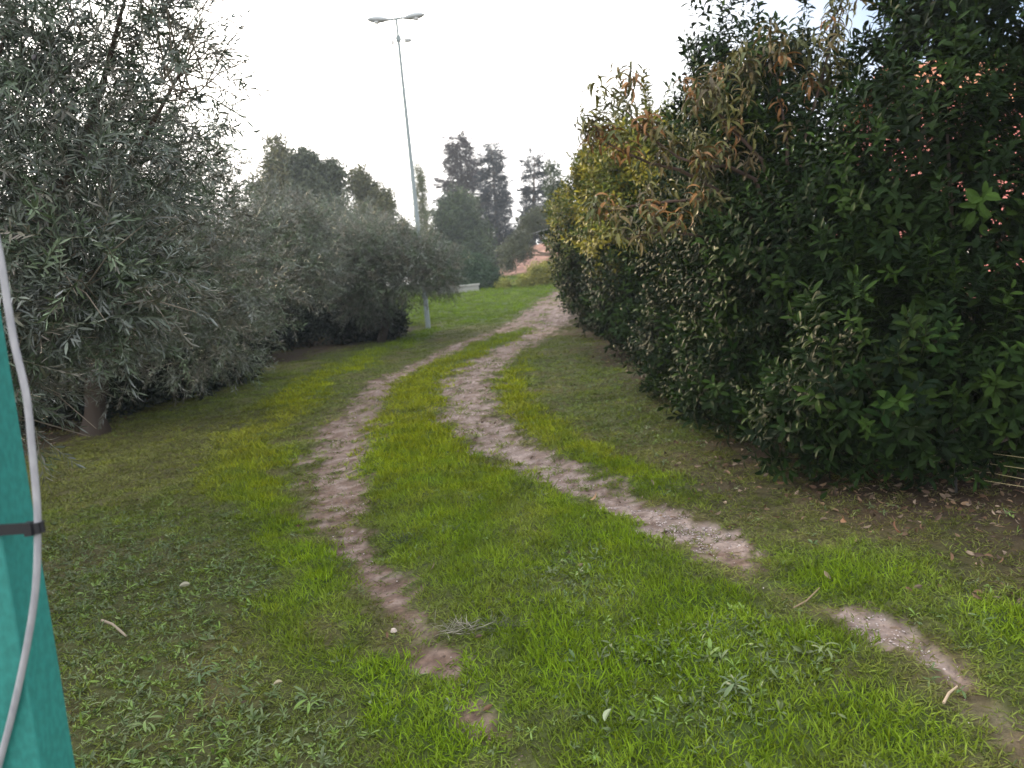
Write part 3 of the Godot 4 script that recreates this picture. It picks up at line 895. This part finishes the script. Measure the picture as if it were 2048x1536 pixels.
func make_peach() -> void:
	var pm := mat(0.55, 0.4, 0.35)
	var tints := [Color(0.10, 0.092, 0.028), Color(0.13, 0.095, 0.032), Color(0.07, 0.082, 0.022), Color(0.23, 0.11, 0.035), Color(0.10, 0.08, 0.045), Color(0.095, 0.10, 0.03), Color(0.12, 0.115, 0.03)]
	var ls := []
	for k in 3: ls.append(leaf(1.0, 0.165, 0.45, 1.3 + 0.6 * k, 6, 0.45, Color.WHITE))
	var kinds := []
	for v in 3:
		var pl := []
		for k in 9:
			pl.append([rng.randi() % 3, leaf_at(0.015 * k, k * 2.4, rng.randf_range(.9, 1.5), rng.randf_range(.1, .16), rng.randf_range(-.3, .3)), Color.WHITE * rng.randf_range(.7, 1.3)])
		kinds.append(kind_of(ls, pl, 0.14, 0.003, Color(0.7, 0.7, 0.9), pm, tints))
	var t := thing("peach_tree", "peach tree with drooping orange-brown leaves reaching out of the hedge", "tree", W(2.35, 6.2))
	var b := t.position
	var bark := Color(0.10, 0.07, 0.055)
	var a := Acc.new()
	limb(a, b - Vector3(0, .1, 0), Vector3(2.3, 1.5, -6.2), 0.05, 0.035, 0.04, bark)
	part("trunk", a_off(a, b).mesh(mats.bark), t)
	var paths := [
		[[2.3, 1.5, 6.2], [1.9, 2.1, 6.1], [1.43, 2.37, 6.0], [1.21, 2.44, 6.0], [.98, 2.56, 6.0], [.84, 2.66, 6.0], [.8, 2.8, 6.0]],
		[[2.3, 1.6, 6.2], [2.0, 2.25, 6.0], [1.78, 2.36, 5.95], [1.6, 2.36, 5.9], [1.4, 2.45, 5.9], [1.22, 2.62, 5.95], [1.05, 2.85, 6.0]],
		[[2.3, 1.5, 6.2], [1.9, 1.9, 6.0], [1.57, 2.12, 5.9], [1.34, 2.13, 5.9], [1.0, 2.12, 5.9], [.85, 2.1, 5.9], [.72, 2.14, 5.9]],
		[[2.3, 1.4, 6.2], [1.9, 1.65, 6.0], [1.5, 1.85, 5.8], [1.2, 1.9, 5.7], [.9, 1.86, 5.65]],
		[[2.3, 1.6, 6.2], [2.1, 2.4, 6.1], [1.8, 2.7, 6.0], [1.65, 2.9, 6.0], [1.55, 2.98, 6.0]],
		[[2.3, 1.6, 6.2], [2.3, 2.5, 6.1], [2.25, 3.0, 6.1], [2.1, 3.2, 6.1]],
		[[2.3, 1.7, 6.2], [2.5, 2.6, 6.2], [2.7, 3.2, 6.2], [2.82, 3.5, 6.2]],
		[[2.3, 1.7, 6.2], [2.4, 2.5, 6.0], [2.55, 2.95, 6.0], [2.6, 3.12, 5.95]]]
	var ends := []
	for p in paths:
		var pts := []
		var rr := []
		for k in p.size():
			pts.append(Vector3(p[k][0], p[k][1], -p[k][2]))
			rr.append(lerpf(0.017, 0.005, float(k) / (p.size() - 1)))
		a = Acc.new()
		tube(a, pts, rr, 7, bark)
		part("branch", a_off(a, b).mesh(mats.bark), t)
		for k in range(2, p.size()):
			for e in (5 if k == p.size() - 1 else 3):
				var q: Vector3 = pts[k - 1].lerp(pts[k], rng.randf())  + rdir() * 0.07
				ends.append([q, Vector3(rng.randf_range(-.6, .4), 0.9, rng.randf_range(-.2, .6))])
	for c in [[1.62, 2.85, 5.9, .14, 7], [.98, 2.95, 6.0, .16, 8], [2.1, 3.05, 6.0, .22, 12], [2.5, 3.0, 6.0, .22, 10], [1.85, 2.95, 6.0, .16, 8], [1.2, 1.98, 5.7, .1, 5], [.9, 1.93, 5.65, .07, 4], [1.7, 2.55, 5.9, .15, 6], [2.82, 3.5, 6.1, .09, 5], [1.5, 2.15, 5.8, .16, 8], [.82, 2.68, 6.0, .09, 4]]:
		for k in c[4]: ends.append([Vector3(c[0], c[1], -c[2]) + rdir() * c[3], Vector3(rng.randf_range(-.6, .6), 0.9, rng.randf_range(-.3, .6))])
	clothe(t, kinds, ends, 0.0, 0.35, tints, [.85, 1.2], 33)


func make_lamp_post() -> void:
	var base := W(-1.98, 19.5)
	var t := thing("lamp_post", "tall pale lamp post with two lamp heads rising above the olives", "street lamp", base)
	var top := 8.52 - base.y
	var pm := mat(0.5, 0.5)
	var col := Color(0.19, 0.235, 0.24)
	var a := Acc.new()
	tube(a, [Vector3(0, -.2, 0), Vector3(0, 2, 0), Vector3(0, 5, 0), Vector3(0, top - 0.45, 0)], [.066, .06, .046, .034], 12, col)
	part("pole", a.mesh(pm), t)
	a = Acc.new()
	tube(a, [Vector3(0, top - 0.45, 0), Vector3(0, top + 0.02, 0)], [.03, .03], 10, col)
	tube(a, [Vector3(-.2, top, 0), Vector3(.2, top + .02, 0)], [.025, .025], 8, col)
	part("arm", a.mesh(pm), t)
	for s in [-1, 1]:
		a = Acc.new()
		var p0 := Vector3(s * 0.14, top + 0.01, 0)
		var pts := []
		var rr := []
		for k in 9:
			var f := k / 8.0
			pts.append(p0 + Vector3(s * 0.56 * f, 0.05 * f, 0.05 * f))
			rr.append(0.115 * pow(sin(PI * pow(lerpf(0.04, 0.97, f), 1.25)), 0.75) + 0.008)
		tube(a, pts, rr, 12, Color(0.45, 0.48, 0.5))
		for k in a.v.size(): a.v[k].y = top + (a.v[k].y - top) * 0.62
		var hd := part("lamp_head", a.mesh(pm), t)
		a = Acc.new()
		tube(a, [p0 + Vector3(s * .34, -0.03, .03), p0 + Vector3(s * .34, -0.075, .03)], [.085, .06], 10, Color(0.6, 0.62, 0.63))
		part("lens", a.mesh(mat(0.2)), hd)
	# two small fittings on a collar under the arm
	a = Acc.new()
	tube(a, [Vector3(0, top - 0.52, 0), Vector3(0, top - 0.4, 0)], [.06, .06], 10, col)
	part("collar", a.mesh(pm), t)
	a = Acc.new()
	tube(a, [Vector3(-.04, top - .46, 0), Vector3(-.11, top - .44, .02), Vector3(-.13, top - .52, .04)], [.014, .014, .014], 6, col)
	tube(a, [Vector3(-.13, top - .5, .04), Vector3(-.14, top - .58, .05)], [.028, .034], 8, Color(0.3, 0.3, 0.3))
	part("floodlight", a.mesh(pm), t)
	a = Acc.new()
	tube(a, [Vector3(.04, top - .46, 0), Vector3(.16, top - .5, .02)], [.014, .014], 6, col)
	box(a, Vector3(.15, top - .55, -.03), Vector3(.31, top - .49, .07), Color(0.32, 0.33, 0.33))
	part("floodlight", a.mesh(pm), t)


func make_fence() -> void:
	var t := thing("wire_fence", "low wire fence with pale strands under the laurels at bottom right", "fence", W(2.5, 4.05))
	var b := t.position
	var wm := mat(0.35, 0.5)
	var line := [Vector2(2.34, 4.36), Vector2(2.37, 4.28), Vector2(2.41, 4.2), Vector2(2.61, 3.9), Vector2(3.0, 3.35), Vector2(3.5, 2.7)]
	for h in [0.09, 0.142, 0.194, 0.246]:
		var a := Acc.new()
		var pts := []
		var rr := []
		for q in line:
			pts.append(W(q.x, q.y, h + 0.006 * sin(q.x * 9.0 + h * 40.0)) - b)
			rr.append(0.0018)
		tube(a, pts, rr, 6, Color(0.42, 0.36, 0.19))
		part("wire", a.mesh(wm), t)
	for k in [1, 3, 5]:
		var a := Acc.new()
		var q: Vector2 = line[k] + Vector2(0.06, -0.085)
		tube(a, [W(q.x, q.y, -0.1) - b, W(q.x, q.y, 0.5) - b], [.007, .007], 6, Color(0.03, 0.03, 0.03))
		part("stake", a.mesh(wm), t)


func make_post() -> void:
	var gm := mat(0.55, 0.45)
	var wear := noise_texture(0.05, 5, Color(0.86, 0.88, 0.88), Color(1, 1, 1), false, 4.0, 512, 21)
	wear.color_ramp.set_offset(0, 0.15)
	wear.color_ramp.set_offset(1, 0.75)
	gm.albedo_texture = wear
	gm.uv1_triplanar = true
	gm.uv1_scale = Vector3(2.2, 1.4, 2.2)
	var t := thing("green_post", "green painted square post at the left edge carrying the grey cable", "post", Vector3(-0.95, H(-0.95, 1.35), -1.35))
	var c := Color(0.03, 0.215, 0.19)
	var a := Acc.new()
	var xr := 0.045
	var zr := 0.05
	var e := 0.004
	var prof := [Vector2(xr - e, zr), Vector2(xr - e * .3, zr - e * .3), Vector2(xr, zr - e), Vector2(xr, -zr + e), Vector2(xr - e, -zr), Vector2(-xr + e, -zr), Vector2(-xr, -zr + e), Vector2(-xr, zr - e), Vector2(-xr + e, zr)]
	for k in prof.size():
		var p: Vector2 = prof[k]
		var q: Vector2 = prof[(k + 1) % prof.size()]
		a.quad(Vector3(p.x, -.1, p.y), Vector3(p.x, 2.6, p.y), Vector3(q.x, 2.6, q.y), Vector3(q.x, -.1, q.y), c)
	for k in range(1, prof.size() - 1): a.tri(Vector3(prof[0].x, 2.6, prof[0].y), Vector3(prof[k].x, 2.6, prof[k].y), Vector3(prof[k + 1].x, 2.6, prof[k + 1].y), c)
	part("shaft", a.mesh(gm), t)
	# grey cable hanging along the post
	var raw := [[-0.835, 1.798, -1.291], [-0.828, 1.717, -1.291], [-0.824, 1.668, -1.291], [-0.823, 1.623, -1.291], [-0.823, 1.511, -1.291], [-0.817, 1.417, -1.291], [-0.822, 1.323, -1.291], [-0.828, 1.237, -1.291], [-0.834, 1.189, -1.291], [-0.849, 1.106, -1.291], [-0.868, 1.035, -1.291], [-0.898, 0.947, -1.291], [-0.936, 0.848, -1.291], [-0.981, 0.74, -1.291], [-1.03, 0.6, -1.291], [-1.06, 0.35, -1.291], [-1.07, 0.06, -1.291]]
	var cv := Curve3D.new()
	for k in raw.size():
		var p := Vector3(raw[k][0], raw[k][1], raw[k][2])
		var n := Vector3(raw[mini(k + 1, raw.size() - 1)][0], raw[mini(k + 1, raw.size() - 1)][1], raw[mini(k + 1, raw.size() - 1)][2])
		var l := Vector3(raw[maxi(k - 1, 0)][0], raw[maxi(k - 1, 0)][1], raw[maxi(k - 1, 0)][2])
		cv.add_point(p, (l - n) / 6.0, (n - l) / 6.0)
	cv.bake_interval = 0.015
	var pts := []
	var rr := []
	for p in cv.get_baked_points():
		pts.append(p - Vector3(-.83, 1.2, -1.27))
		rr.append(0.0059)
	a = Acc.new()
	tube(a, pts, rr, 14, Color(0.38, 0.38, 0.4))
	var cm := mat(0.5, 0.45)
	cm.albedo_texture = noise_texture(0.02, 4, Color(0.82, 0.82, 0.84), Color(1, 1, 1), false, 4.0, 256, 31)
	cm.uv1_triplanar = true
	cm.uv1_scale = Vector3(9, 3, 9)
	var ct := thing("grey_cable", "thick light grey cable running down the green post", "cable", Vector3(-.83, 1.2, -1.27))
	part("sheath", a.mesh(cm), ct)
	# black strap that holds the cable to the post
	var st := thing("black_strap", "black strap holding the grey cable to the green post", "strap", Vector3(-.86, 1.189, -1.29))
	a = Acc.new()
	var h := 0.0095
	var ring := [Vector3(-1.001, 1.189, -1.34), Vector3(-1.0, 1.189, -1.2975), Vector3(-.9, 1.189, -1.2965), Vector3(-0.848, 1.189, -1.2905), Vector3(-0.841, 1.189, -1.2835), Vector3(-0.834, 1.189, -1.2812), Vector3(-0.827, 1.189, -1.2845), Vector3(-0.824, 1.189, -1.2915), Vector3(-0.828, 1.189, -1.299), Vector3(-0.844, 1.189, -1.302)]
	for k in ring.size() - 1:
		var p: Vector3 = ring[k]
		var q: Vector3 = ring[k + 1]
		var nrm := (q - p).cross(Vector3.UP).normalized() * 0.0018
		var u := Vector3(0, h, 0)
		for s in [[p + nrm - u, p + nrm + u, q + nrm + u, q + nrm - u], [p - nrm - u, q - nrm - u, q - nrm + u, p - nrm + u], [p + nrm + u, p - nrm + u, q - nrm + u, q + nrm + u], [p + nrm - u, q + nrm - u, q - nrm - u, p - nrm - u]]:
			a.quad(s[0], s[1], s[2], s[3], Color(0.012, 0.013, 0.018))
	part("band", a_off(a, st.position).mesh(mat(0.45)), st)
	a = Acc.new()
	box(a, Vector3(-0.851, 1.1775, -1.2935), Vector3(-0.838, 1.2005, -1.2785), Color(0.012, 0.013, 0.018))
	part("buckle", a_off(a, st.position).mesh(mat(0.45)), st)


func make_grass() -> void:
	var gm := mat(0.65, 0.15, 0.45)
	var tiles := []        # near tiles: about 5 cm across
	for v in 5:
		var a := Acc.new()
		for k in 22:
			var p := Vector3(rng.randf_range(-.034, .034), -0.006, rng.randf_range(-.034, .034))
			var dir := Vector3(rng.randf_range(-1, 1), rng.randf_range(.3, 1.0), rng.randf_range(-1, 1))
			var tone := rng.randf_range(.5, 1.75)
			var c := Color(tone * rng.randf_range(.85, 1.2), tone, tone * rng.randf_range(.7, 1.1))
			if rng.randf() < 0.1: c = Color(2.0, 1.35, 1.6) * rng.randf_range(.7, 1.2)
			a.add(leaf(rng.randf_range(.028, .06), rng.randf_range(.0035, .0058), 0.3, rng.randf_range(.2, 1.3), 3, 0.4, c), Transform3D(along(dir, rng.randf() * TAU), p))
		tiles.append(a.mesh(gm))
	var coarse := []
	for v in 4:
		var a := Acc.new()
		for k in 44:
			var p := Vector3(rng.randf_range(-.13, .13), -0.01, rng.randf_range(-.13, .13))
			var dir := Vector3(rng.randf_range(-.8, .8), rng.randf_range(.5, 1.1), rng.randf_range(-.8, .8))
			var tone := rng.randf_range(.7, 1.35)
			a.add(leaf(rng.randf_range(.04, .085), .008, 0.3, rng.randf_range(.2, 1.0), 2, 0.4, Color(tone, tone, tone)), Transform3D(along(dir, rng.randf() * TAU), p))
		coarse.append(a.mesh(gm))
	# broad-leaved ground cover
	var wm := mat(0.5, 0.45, 0.25)
	var weeds := []
	for v in 4:
		var a := Acc.new()
		var n := 7 + v
		for k in n:
			var tone := rng.randf_range(.75, 1.3)
			a.add(leaf(1.0, [.16, .22, .3, .13][v], 0.35, rng.randf_range(.1, 1.4), 4, 0.58, Color(tone * rng.randf_range(.85, 1.25), tone, tone * .9)), leaf_at(0.0, k * 2.4 + rng.randf_range(-1.1, 1.1), rng.randf_range(.4, 1.5), rng.randf_range(.4, 1.25), rng.randf_range(-1.2, 1.2)))
		weeds.append(a.mesh(wm))
	var near := [PackedFloat32Array(), PackedFloat32Array(), PackedFloat32Array(), PackedFloat32Array(), PackedFloat32Array()]
	var far := [PackedFloat32Array(), PackedFloat32Array(), PackedFloat32Array(), PackedFloat32Array()]
	var wb := [PackedFloat32Array(), PackedFloat32Array(), PackedFloat32Array(), PackedFloat32Array()]
	var stones := [PackedFloat32Array(), PackedFloat32Array(), PackedFloat32Array()]
	var litter := [PackedFloat32Array(), PackedFloat32Array()]
	var d := 1.5
	while d < 46.0:
		var step := 0.042 if d < 4.6 else (0.009 * d if d < 12.0 else 0.0125 * d)
		var reach := 0.72 * d + 0.6
		var x := -reach
		while x < reach:
			var px := x + rng.randf_range(-.5, .5) * step
			var pd := d + rng.randf_range(-.5, .5) * step
			x += step
			survey(px, pd)
			var b := n2.get_noise_2d(px * 1.3 + 20.0, pd * 1.3)
			var keep := 1.0 - smoothstep(0.12, 0.55, g_bare + rng.randf_range(-.22, .22))
			keep *= 1.0 - 0.8 * g_litter
			keep *= 1.0 - 0.45 * g_weed
			if g_bare > 0.2: keep = maxf(keep, 0.14)
			var at := W(px, pd)
			if pd < 40.0 and absf(px) < 12.0:
				at.y += 0.035 * n1.get_noise_2d(px * 1.5, pd * 1.5) + 0.012 * n2.get_noise_2d(px * 2, pd * 2) - 0.025 * g_bare
			if rng.randf() < keep:
				var lush := clampf(g_lush + 0.5 * b, 0, 1)
				var col := Color(0.112, 0.145, 0.032).lerp(Color(0.135, 0.215, 0.012), lush)
				col = col.lerp(Color(0.27, 0.27, 0.008), lush * smoothstep(3.8, 8.5, pd + 2.5 * b) * smoothstep(18.0, 11.0, pd) * 0.6)  # sunlit yellow painted into the lush grass at middle distance
				col = col.lerp(Color(0.175, 0.14, 0.066), g_dry * 0.55 * (1.0 if pd < 9.0 else 0.7))
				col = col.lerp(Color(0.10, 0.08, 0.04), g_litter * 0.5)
				col *= rng.randf_range(.7, 1.3) * (1.0 + 0.35 * n1.get_noise_2d(px * 3.0 + 9.0, pd * 3.0))
				var sy := (0.48 + 0.6 * lush) * rng.randf_range(.75, 1.25) * (1.0 - 0.35 * g_dry)
				var sw := 1.0 if d < 4.6 else d / 4.6
				if d < 12.0:
					var bs := Basis(Vector3.UP, rng.randf() * TAU).scaled(Vector3(minf(sw, 1.9), sy * minf(sw, 1.35), minf(sw, 1.9)))
					put(near[rng.randi() % 5], Transform3D(bs, at), col)
				else:
					var bs := Basis(Vector3.UP, rng.randf() * TAU).scaled(Vector3(1, 1.2 * sy, 1) * (1.0 if d < 20.0 else 1.0 + (d - 20.0) * 0.05))
					put(far[rng.randi() % 4], Transform3D(bs, at), col)
			# weeds
			if pd < 16.0 and rng.randf() < g_weed * (1.5 if d < 4.6 else 0.9) * (1.0 - smoothstep(.1, .4, g_bare)):
				var s := rng.randf_range(.012, .042)
				if pd < 2.9: s *= rng.randf_range(.9, 1.45)
				var wc := Color(0.06, 0.105, 0.026).lerp(Color(0.115, 0.138, 0.06), rng.randf() * 0.6)
				if rng.randf() < 0.3: wc = Color(0.11, 0.18, 0.03)
				var up := (Vector3.UP + rdir() * 0.6).normalized()
				put(wb[rng.randi() % 4], Transform3D(along(up, rng.randf() * TAU).scaled_local(Vector3(s, s * 0.8, s)), at + Vector3(0, 0.012, 0)), wc * rng.randf_range(.75, 1.25))
			# gravel
			if d < 20.0:
				var cnt := g_gravel * g_gravel * 2.6 * (step / 0.045) * (0.4 if d < 4.6 else 0.75)
				if d < 4.6: cnt *= 5.0
				while cnt > 0.0:
					if rng.randf() < minf(cnt, 1.0):
						var s := (.0025 + .006 * pow(rng.randf(), 2.0)) * maxf(1.0, d * 0.16)
						var tone := rng.randf_range(.18, .52)
						put(stones[rng.randi() % 3], Transform3D(Basis.from_euler(Vector3(rng.randf() * TAU, rng.randf() * TAU, rng.randf() * TAU)).scaled(Vector3(s, s * .6, s)), at + Vector3(rng.randf_range(-.5, .5) * step, 0.004, rng.randf_range(-.5, .5) * step)), Color(tone, tone * .87, tone * .85))
					cnt -= 1.0
			if d < 12.0 and g_bare > 0.15 and rng.randf() < g_bare:
				for e in (5 if d < 4.6 else 3):
					var s := (.0012 + .0055 * pow(rng.randf(), 3.0)) * maxf(1.0, d * 0.2)
					var tone := rng.randf_range(.09, .22)
					put(stones[rng.randi() % 3], Transform3D(Basis.from_euler(Vector3(rng.randf() * TAU, rng.randf() * TAU, rng.randf() * TAU)).scaled(Vector3(s, s * .7, s)), at + Vector3(rng.randf_range(-.6, .6) * step, 0.001, rng.randf_range(-.6, .6) * step)), Color(tone, tone * .74, tone * .6))
			# fallen leaves and straw
			if d < 13.0 and rng.randf() < (g_litter * 0.85 + g_dry * 0.03 + g_bare * 0.05) * (1.0 if d < 4.6 else 0.9):
				var s := rng.randf_range(.02, .055)
				var lc := [Color(0.11, 0.065, 0.04), Color(0.16, 0.105, 0.065), Color(0.08, 0.055, 0.04), Color(0.2, 0.15, 0.11)][rng.randi() % 4] as Color
				put(litter[rng.randi() % 2], Transform3D(along(rdir() * Vector3(1, .25, 1) + Vector3(0, .05, 0), rng.randf() * TAU).scaled_local(Vector3.ONE * s), at + Vector3(0, .01, 0)), lc * rng.randf_range(.7, 1.3))
		d += step
	var o := stuff("lawn_grass", "short grass of the lawn and verges, lush between the wheel tracks")
	for k in 5: many("grass_blades", tiles[k], near[k], o)
	for k in 4: many("grass_blades", coarse[k], far[k], o)
	o = stuff("broadleaf_weeds", "low broad-leaved weeds spread through the grass")
	for k in 4: many("weed_leaves", weeds[k], wb[k], o)
	var sm := mat(0.95, 0.2)
	o = stuff("gravel", "pale pinkish gravel chips in the wheel tracks")
	for k in 3:
		var a := Acc.new()
		var ring := []
		for e in 5:
			var q := TAU * e / 5.0
			ring.append(Vector3(cos(q), rng.randf_range(-.2, .2), sin(q)) * rng.randf_range(.7, 1.2))
		for e in 5:
			a.tri(ring[e], Vector3(.1, .8, 0), ring[(e + 1) % 5], Color.WHITE)
			a.tri(ring[(e + 1) % 5], Vector3(0, -.8, .1), ring[e], Color.WHITE)
		many("stone_chips", a.mesh(sm), stones[k], o)
	o = stuff("leaf_litter", "dry brown leaf litter under the hedge and olives")
	for k in 2:
		var a := Acc.new()
		a.add(leaf(1.0, .4 if k == 0 else .08, .4, .8 if k == 0 else .3, 3, .5, Color.WHITE), Transform3D())
		many("dry_leaves", a.mesh(mat(0.8, 0.3, 0.1)), litter[k], o)

func stuff(called: String, label: String) -> Node3D:
	var o := Node3D.new()
	o.name = called
	add_child(o)
	o.set_meta("kind", "stuff")
	o.set_meta("label", label)
	return o


func surf(x: float, d: float) -> Vector3:
	survey(x, d)
	return W(x, d, 0.035 * n1.get_noise_2d(x * 1.5, d * 1.5) + 0.012 * n2.get_noise_2d(x * 2, d * 2) - 0.025 * g_bare)


func make_small_things() -> void:
	var wm := mat(0.5, 0.4, 0.25)
	# rosettes large enough to tell apart
	for r in [["grey-green rosette weed beside the soil patch at bottom right centre", .65, 2.43, 19, .07, Color(0.095, 0.135, 0.06)], ["pale narrow-leaved rosette weed right of the grey-green one", 1.01, 2.58, 17, .062, Color(0.12, 0.155, 0.06)], ["bright green rosette weed at the bottom of the left track", -.82, 2.59, 15, .062, Color(0.10, 0.17, 0.03)], ["dusky green rosette weed among the weeds left of the track", -1.31, 2.85, 16, .065, Color(0.07, 0.115, 0.045)], ["light green rosette weed near the foot of the green post", -1.38, 2.54, 14, .068, Color(0.11, 0.165, 0.045)]]:
		var t := thing("rosette_weed", r[0], "weed", surf(r[1], r[2]) + Vector3(0, .01, 0), "rosette weeds in the grass")
		var meshes := []
		for v in 3:
			var a := Acc.new()
			a.add(leaf(1.0, .13 + .03 * v, .35, .7 + .3 * v, 5, .6, r[5] * (.7 + .2 * v)), Transform3D())
			meshes.append(a.mesh(wm))
		for k in r[3]: part("leaf", meshes[k % 3], t, leaf_at(.003 * k, k * 2.4, rng.randf_range(.75, 1.35), r[4] * rng.randf_range(.6, 1.15), rng.randf_range(-.5, .5)))
	# dry clumps of mown grass
	for r in [["grey clump of dry mown grass beside the left track", -.32, 3.05, .075, Color(0.2, 0.19, 0.15)], ["darker clump of dry grass right of the grey one", -.14, 3.07, .08, Color(0.10, 0.11, 0.07)], ["small dark clump of dead grass farther up between the tracks", -.69, 4.24, .06, Color(0.06, 0.075, 0.05)]]:
		var p := surf(r[1], r[2])
		var a := Acc.new()
		for k in 130:
			var q := Vector3(rng.randfn() * r[3] * .55, absf(rng.randfn()) * .012, rng.randfn() * r[3] * .3)
			a.add(leaf(rng.randf_range(.04, .09), .003, .2, rng.randf_range(-.8, 1.2), 3, .5, r[4] * rng.randf_range(.6, 1.4)), Transform3D(along(Vector3(rng.randfn(), rng.randf_range(.0, .5), rng.randfn()), rng.randf() * TAU), q))
		var o := part("grass_clump", a.mesh(mat(.8, .2, .2)), self, Transform3D(Basis(), p))
		o.name = numbered("grass_clump")
		o.set_meta("label", r[0]); o.set_meta("category", "grass clump"); o.set_meta("group", "dry grass clumps")
	# fallen leaves
	for r in [["curled tan fallen leaf on the grass below the right track", .4, 4.49, .07, Color(0.32, 0.2, 0.12)], ["pale upturned fallen leaf among the weeds at left", -1.77, 3.76, .06, Color(0.3, 0.29, 0.22)], ["orange-brown fallen leaf under the edge of the laurels", 1.65, 3.86, .085, Color(0.17, 0.09, 0.05)], ["rust-coloured fallen leaf nearer the bottom right, below the laurels", 1.81, 3.59, .08, Color(0.15, 0.075, 0.045)], ["whitish fallen leaf at the bottom edge right of centre", .19, 2.26, .05, Color(0.28, 0.32, 0.2)], ["small cream fallen leaf among the weeds near the left verge", -.99, 2.73, .04, Color(0.34, 0.3, 0.2)]]:
		var a := Acc.new()
		a.add(leaf(r[3], r[3] * .42, .5, 1.1, 6, .5, r[4]), Transform3D(along(Vector3(rng.randfn(), .25, rng.randfn()), rng.randf_range(-.6, .6)), Vector3.ZERO))
		var o := part("fallen_leaf", a.mesh(mat(.7, .3, .2)), self, Transform3D(Basis(), surf(r[1], r[2]) + Vector3(0, .04, 0)))
		o.name = numbered("fallen_leaf")
		o.set_meta("label", r[0]); o.set_meta("category", "leaf"); o.set_meta("group", "fallen leaves on the ground")
	# sticks
	for r in [["bent grey stick lying in the weeds beside the green post", [[-2.02, 3.48], [-1.94, 3.42], [-1.86, 3.34], [-1.82, 3.3]], .006, Color(0.26, 0.22, 0.17)], ["thin straight stick lying in the grass near the right gravel patch", [[1.05, 2.97], [1.13, 3.05], [1.22, 3.13]], .0035, Color(0.2, 0.15, 0.10)], ["short pale stick at the bottom right on the worn track", [[1.25, 2.26], [1.29, 2.3], [1.34, 2.34]], .004, Color(0.36, 0.28, 0.2)]]:
		var p0 := surf(r[1][0][0], r[1][0][1])
		var pts := []
		var rr := []
		for q in r[1]:
			pts.append(surf(q[0], q[1]) + Vector3(0, .02 + rng.randf() * .008, 0) - p0)
			rr.append(r[2] * rng.randf_range(.7, 1.1))
		var a := Acc.new()
		tube(a, pts, rr, 6, r[3], .1)
		var o := part("stick", a.mesh(mat(.9, .2)), self, Transform3D(Basis(), p0))
		o.name = numbered("stick")
		o.set_meta("label", r[0]); o.set_meta("category", "stick"); o.set_meta("group", "sticks in the grass")
	# a pale stone in the soil of the left track
	var a := Acc.new()
	var m := 7
	var ring := []
	var low := []
	for e in m:
		var q := TAU * e / m
		ring.append(Vector3(cos(q) * .7, .6, sin(q) * .6) * rng.randf_range(.8, 1.1))
		low.append(Vector3(cos(q) * 1.1, -.3, sin(q)) * rng.randf_range(.85, 1.1))
	for e in m:
		a.quad(low[e], ring[e], ring[(e + 1) % m], low[(e + 1) % m], Color(0.4, 0.34, 0.3))
		a.tri(ring[e], Vector3(.1, .8, 0), ring[(e + 1) % m], Color(0.42, 0.36, 0.32))
	var o := part("stone", a.mesh(mat(.9, .2)), self, Transform3D(Basis().scaled(Vector3.ONE * .014), surf(-.59, 3.09) + Vector3(0, .004, 0)))
	o.set_meta("label", "small pale stone on the bare soil of the left track"); o.set_meta("category", "stone")
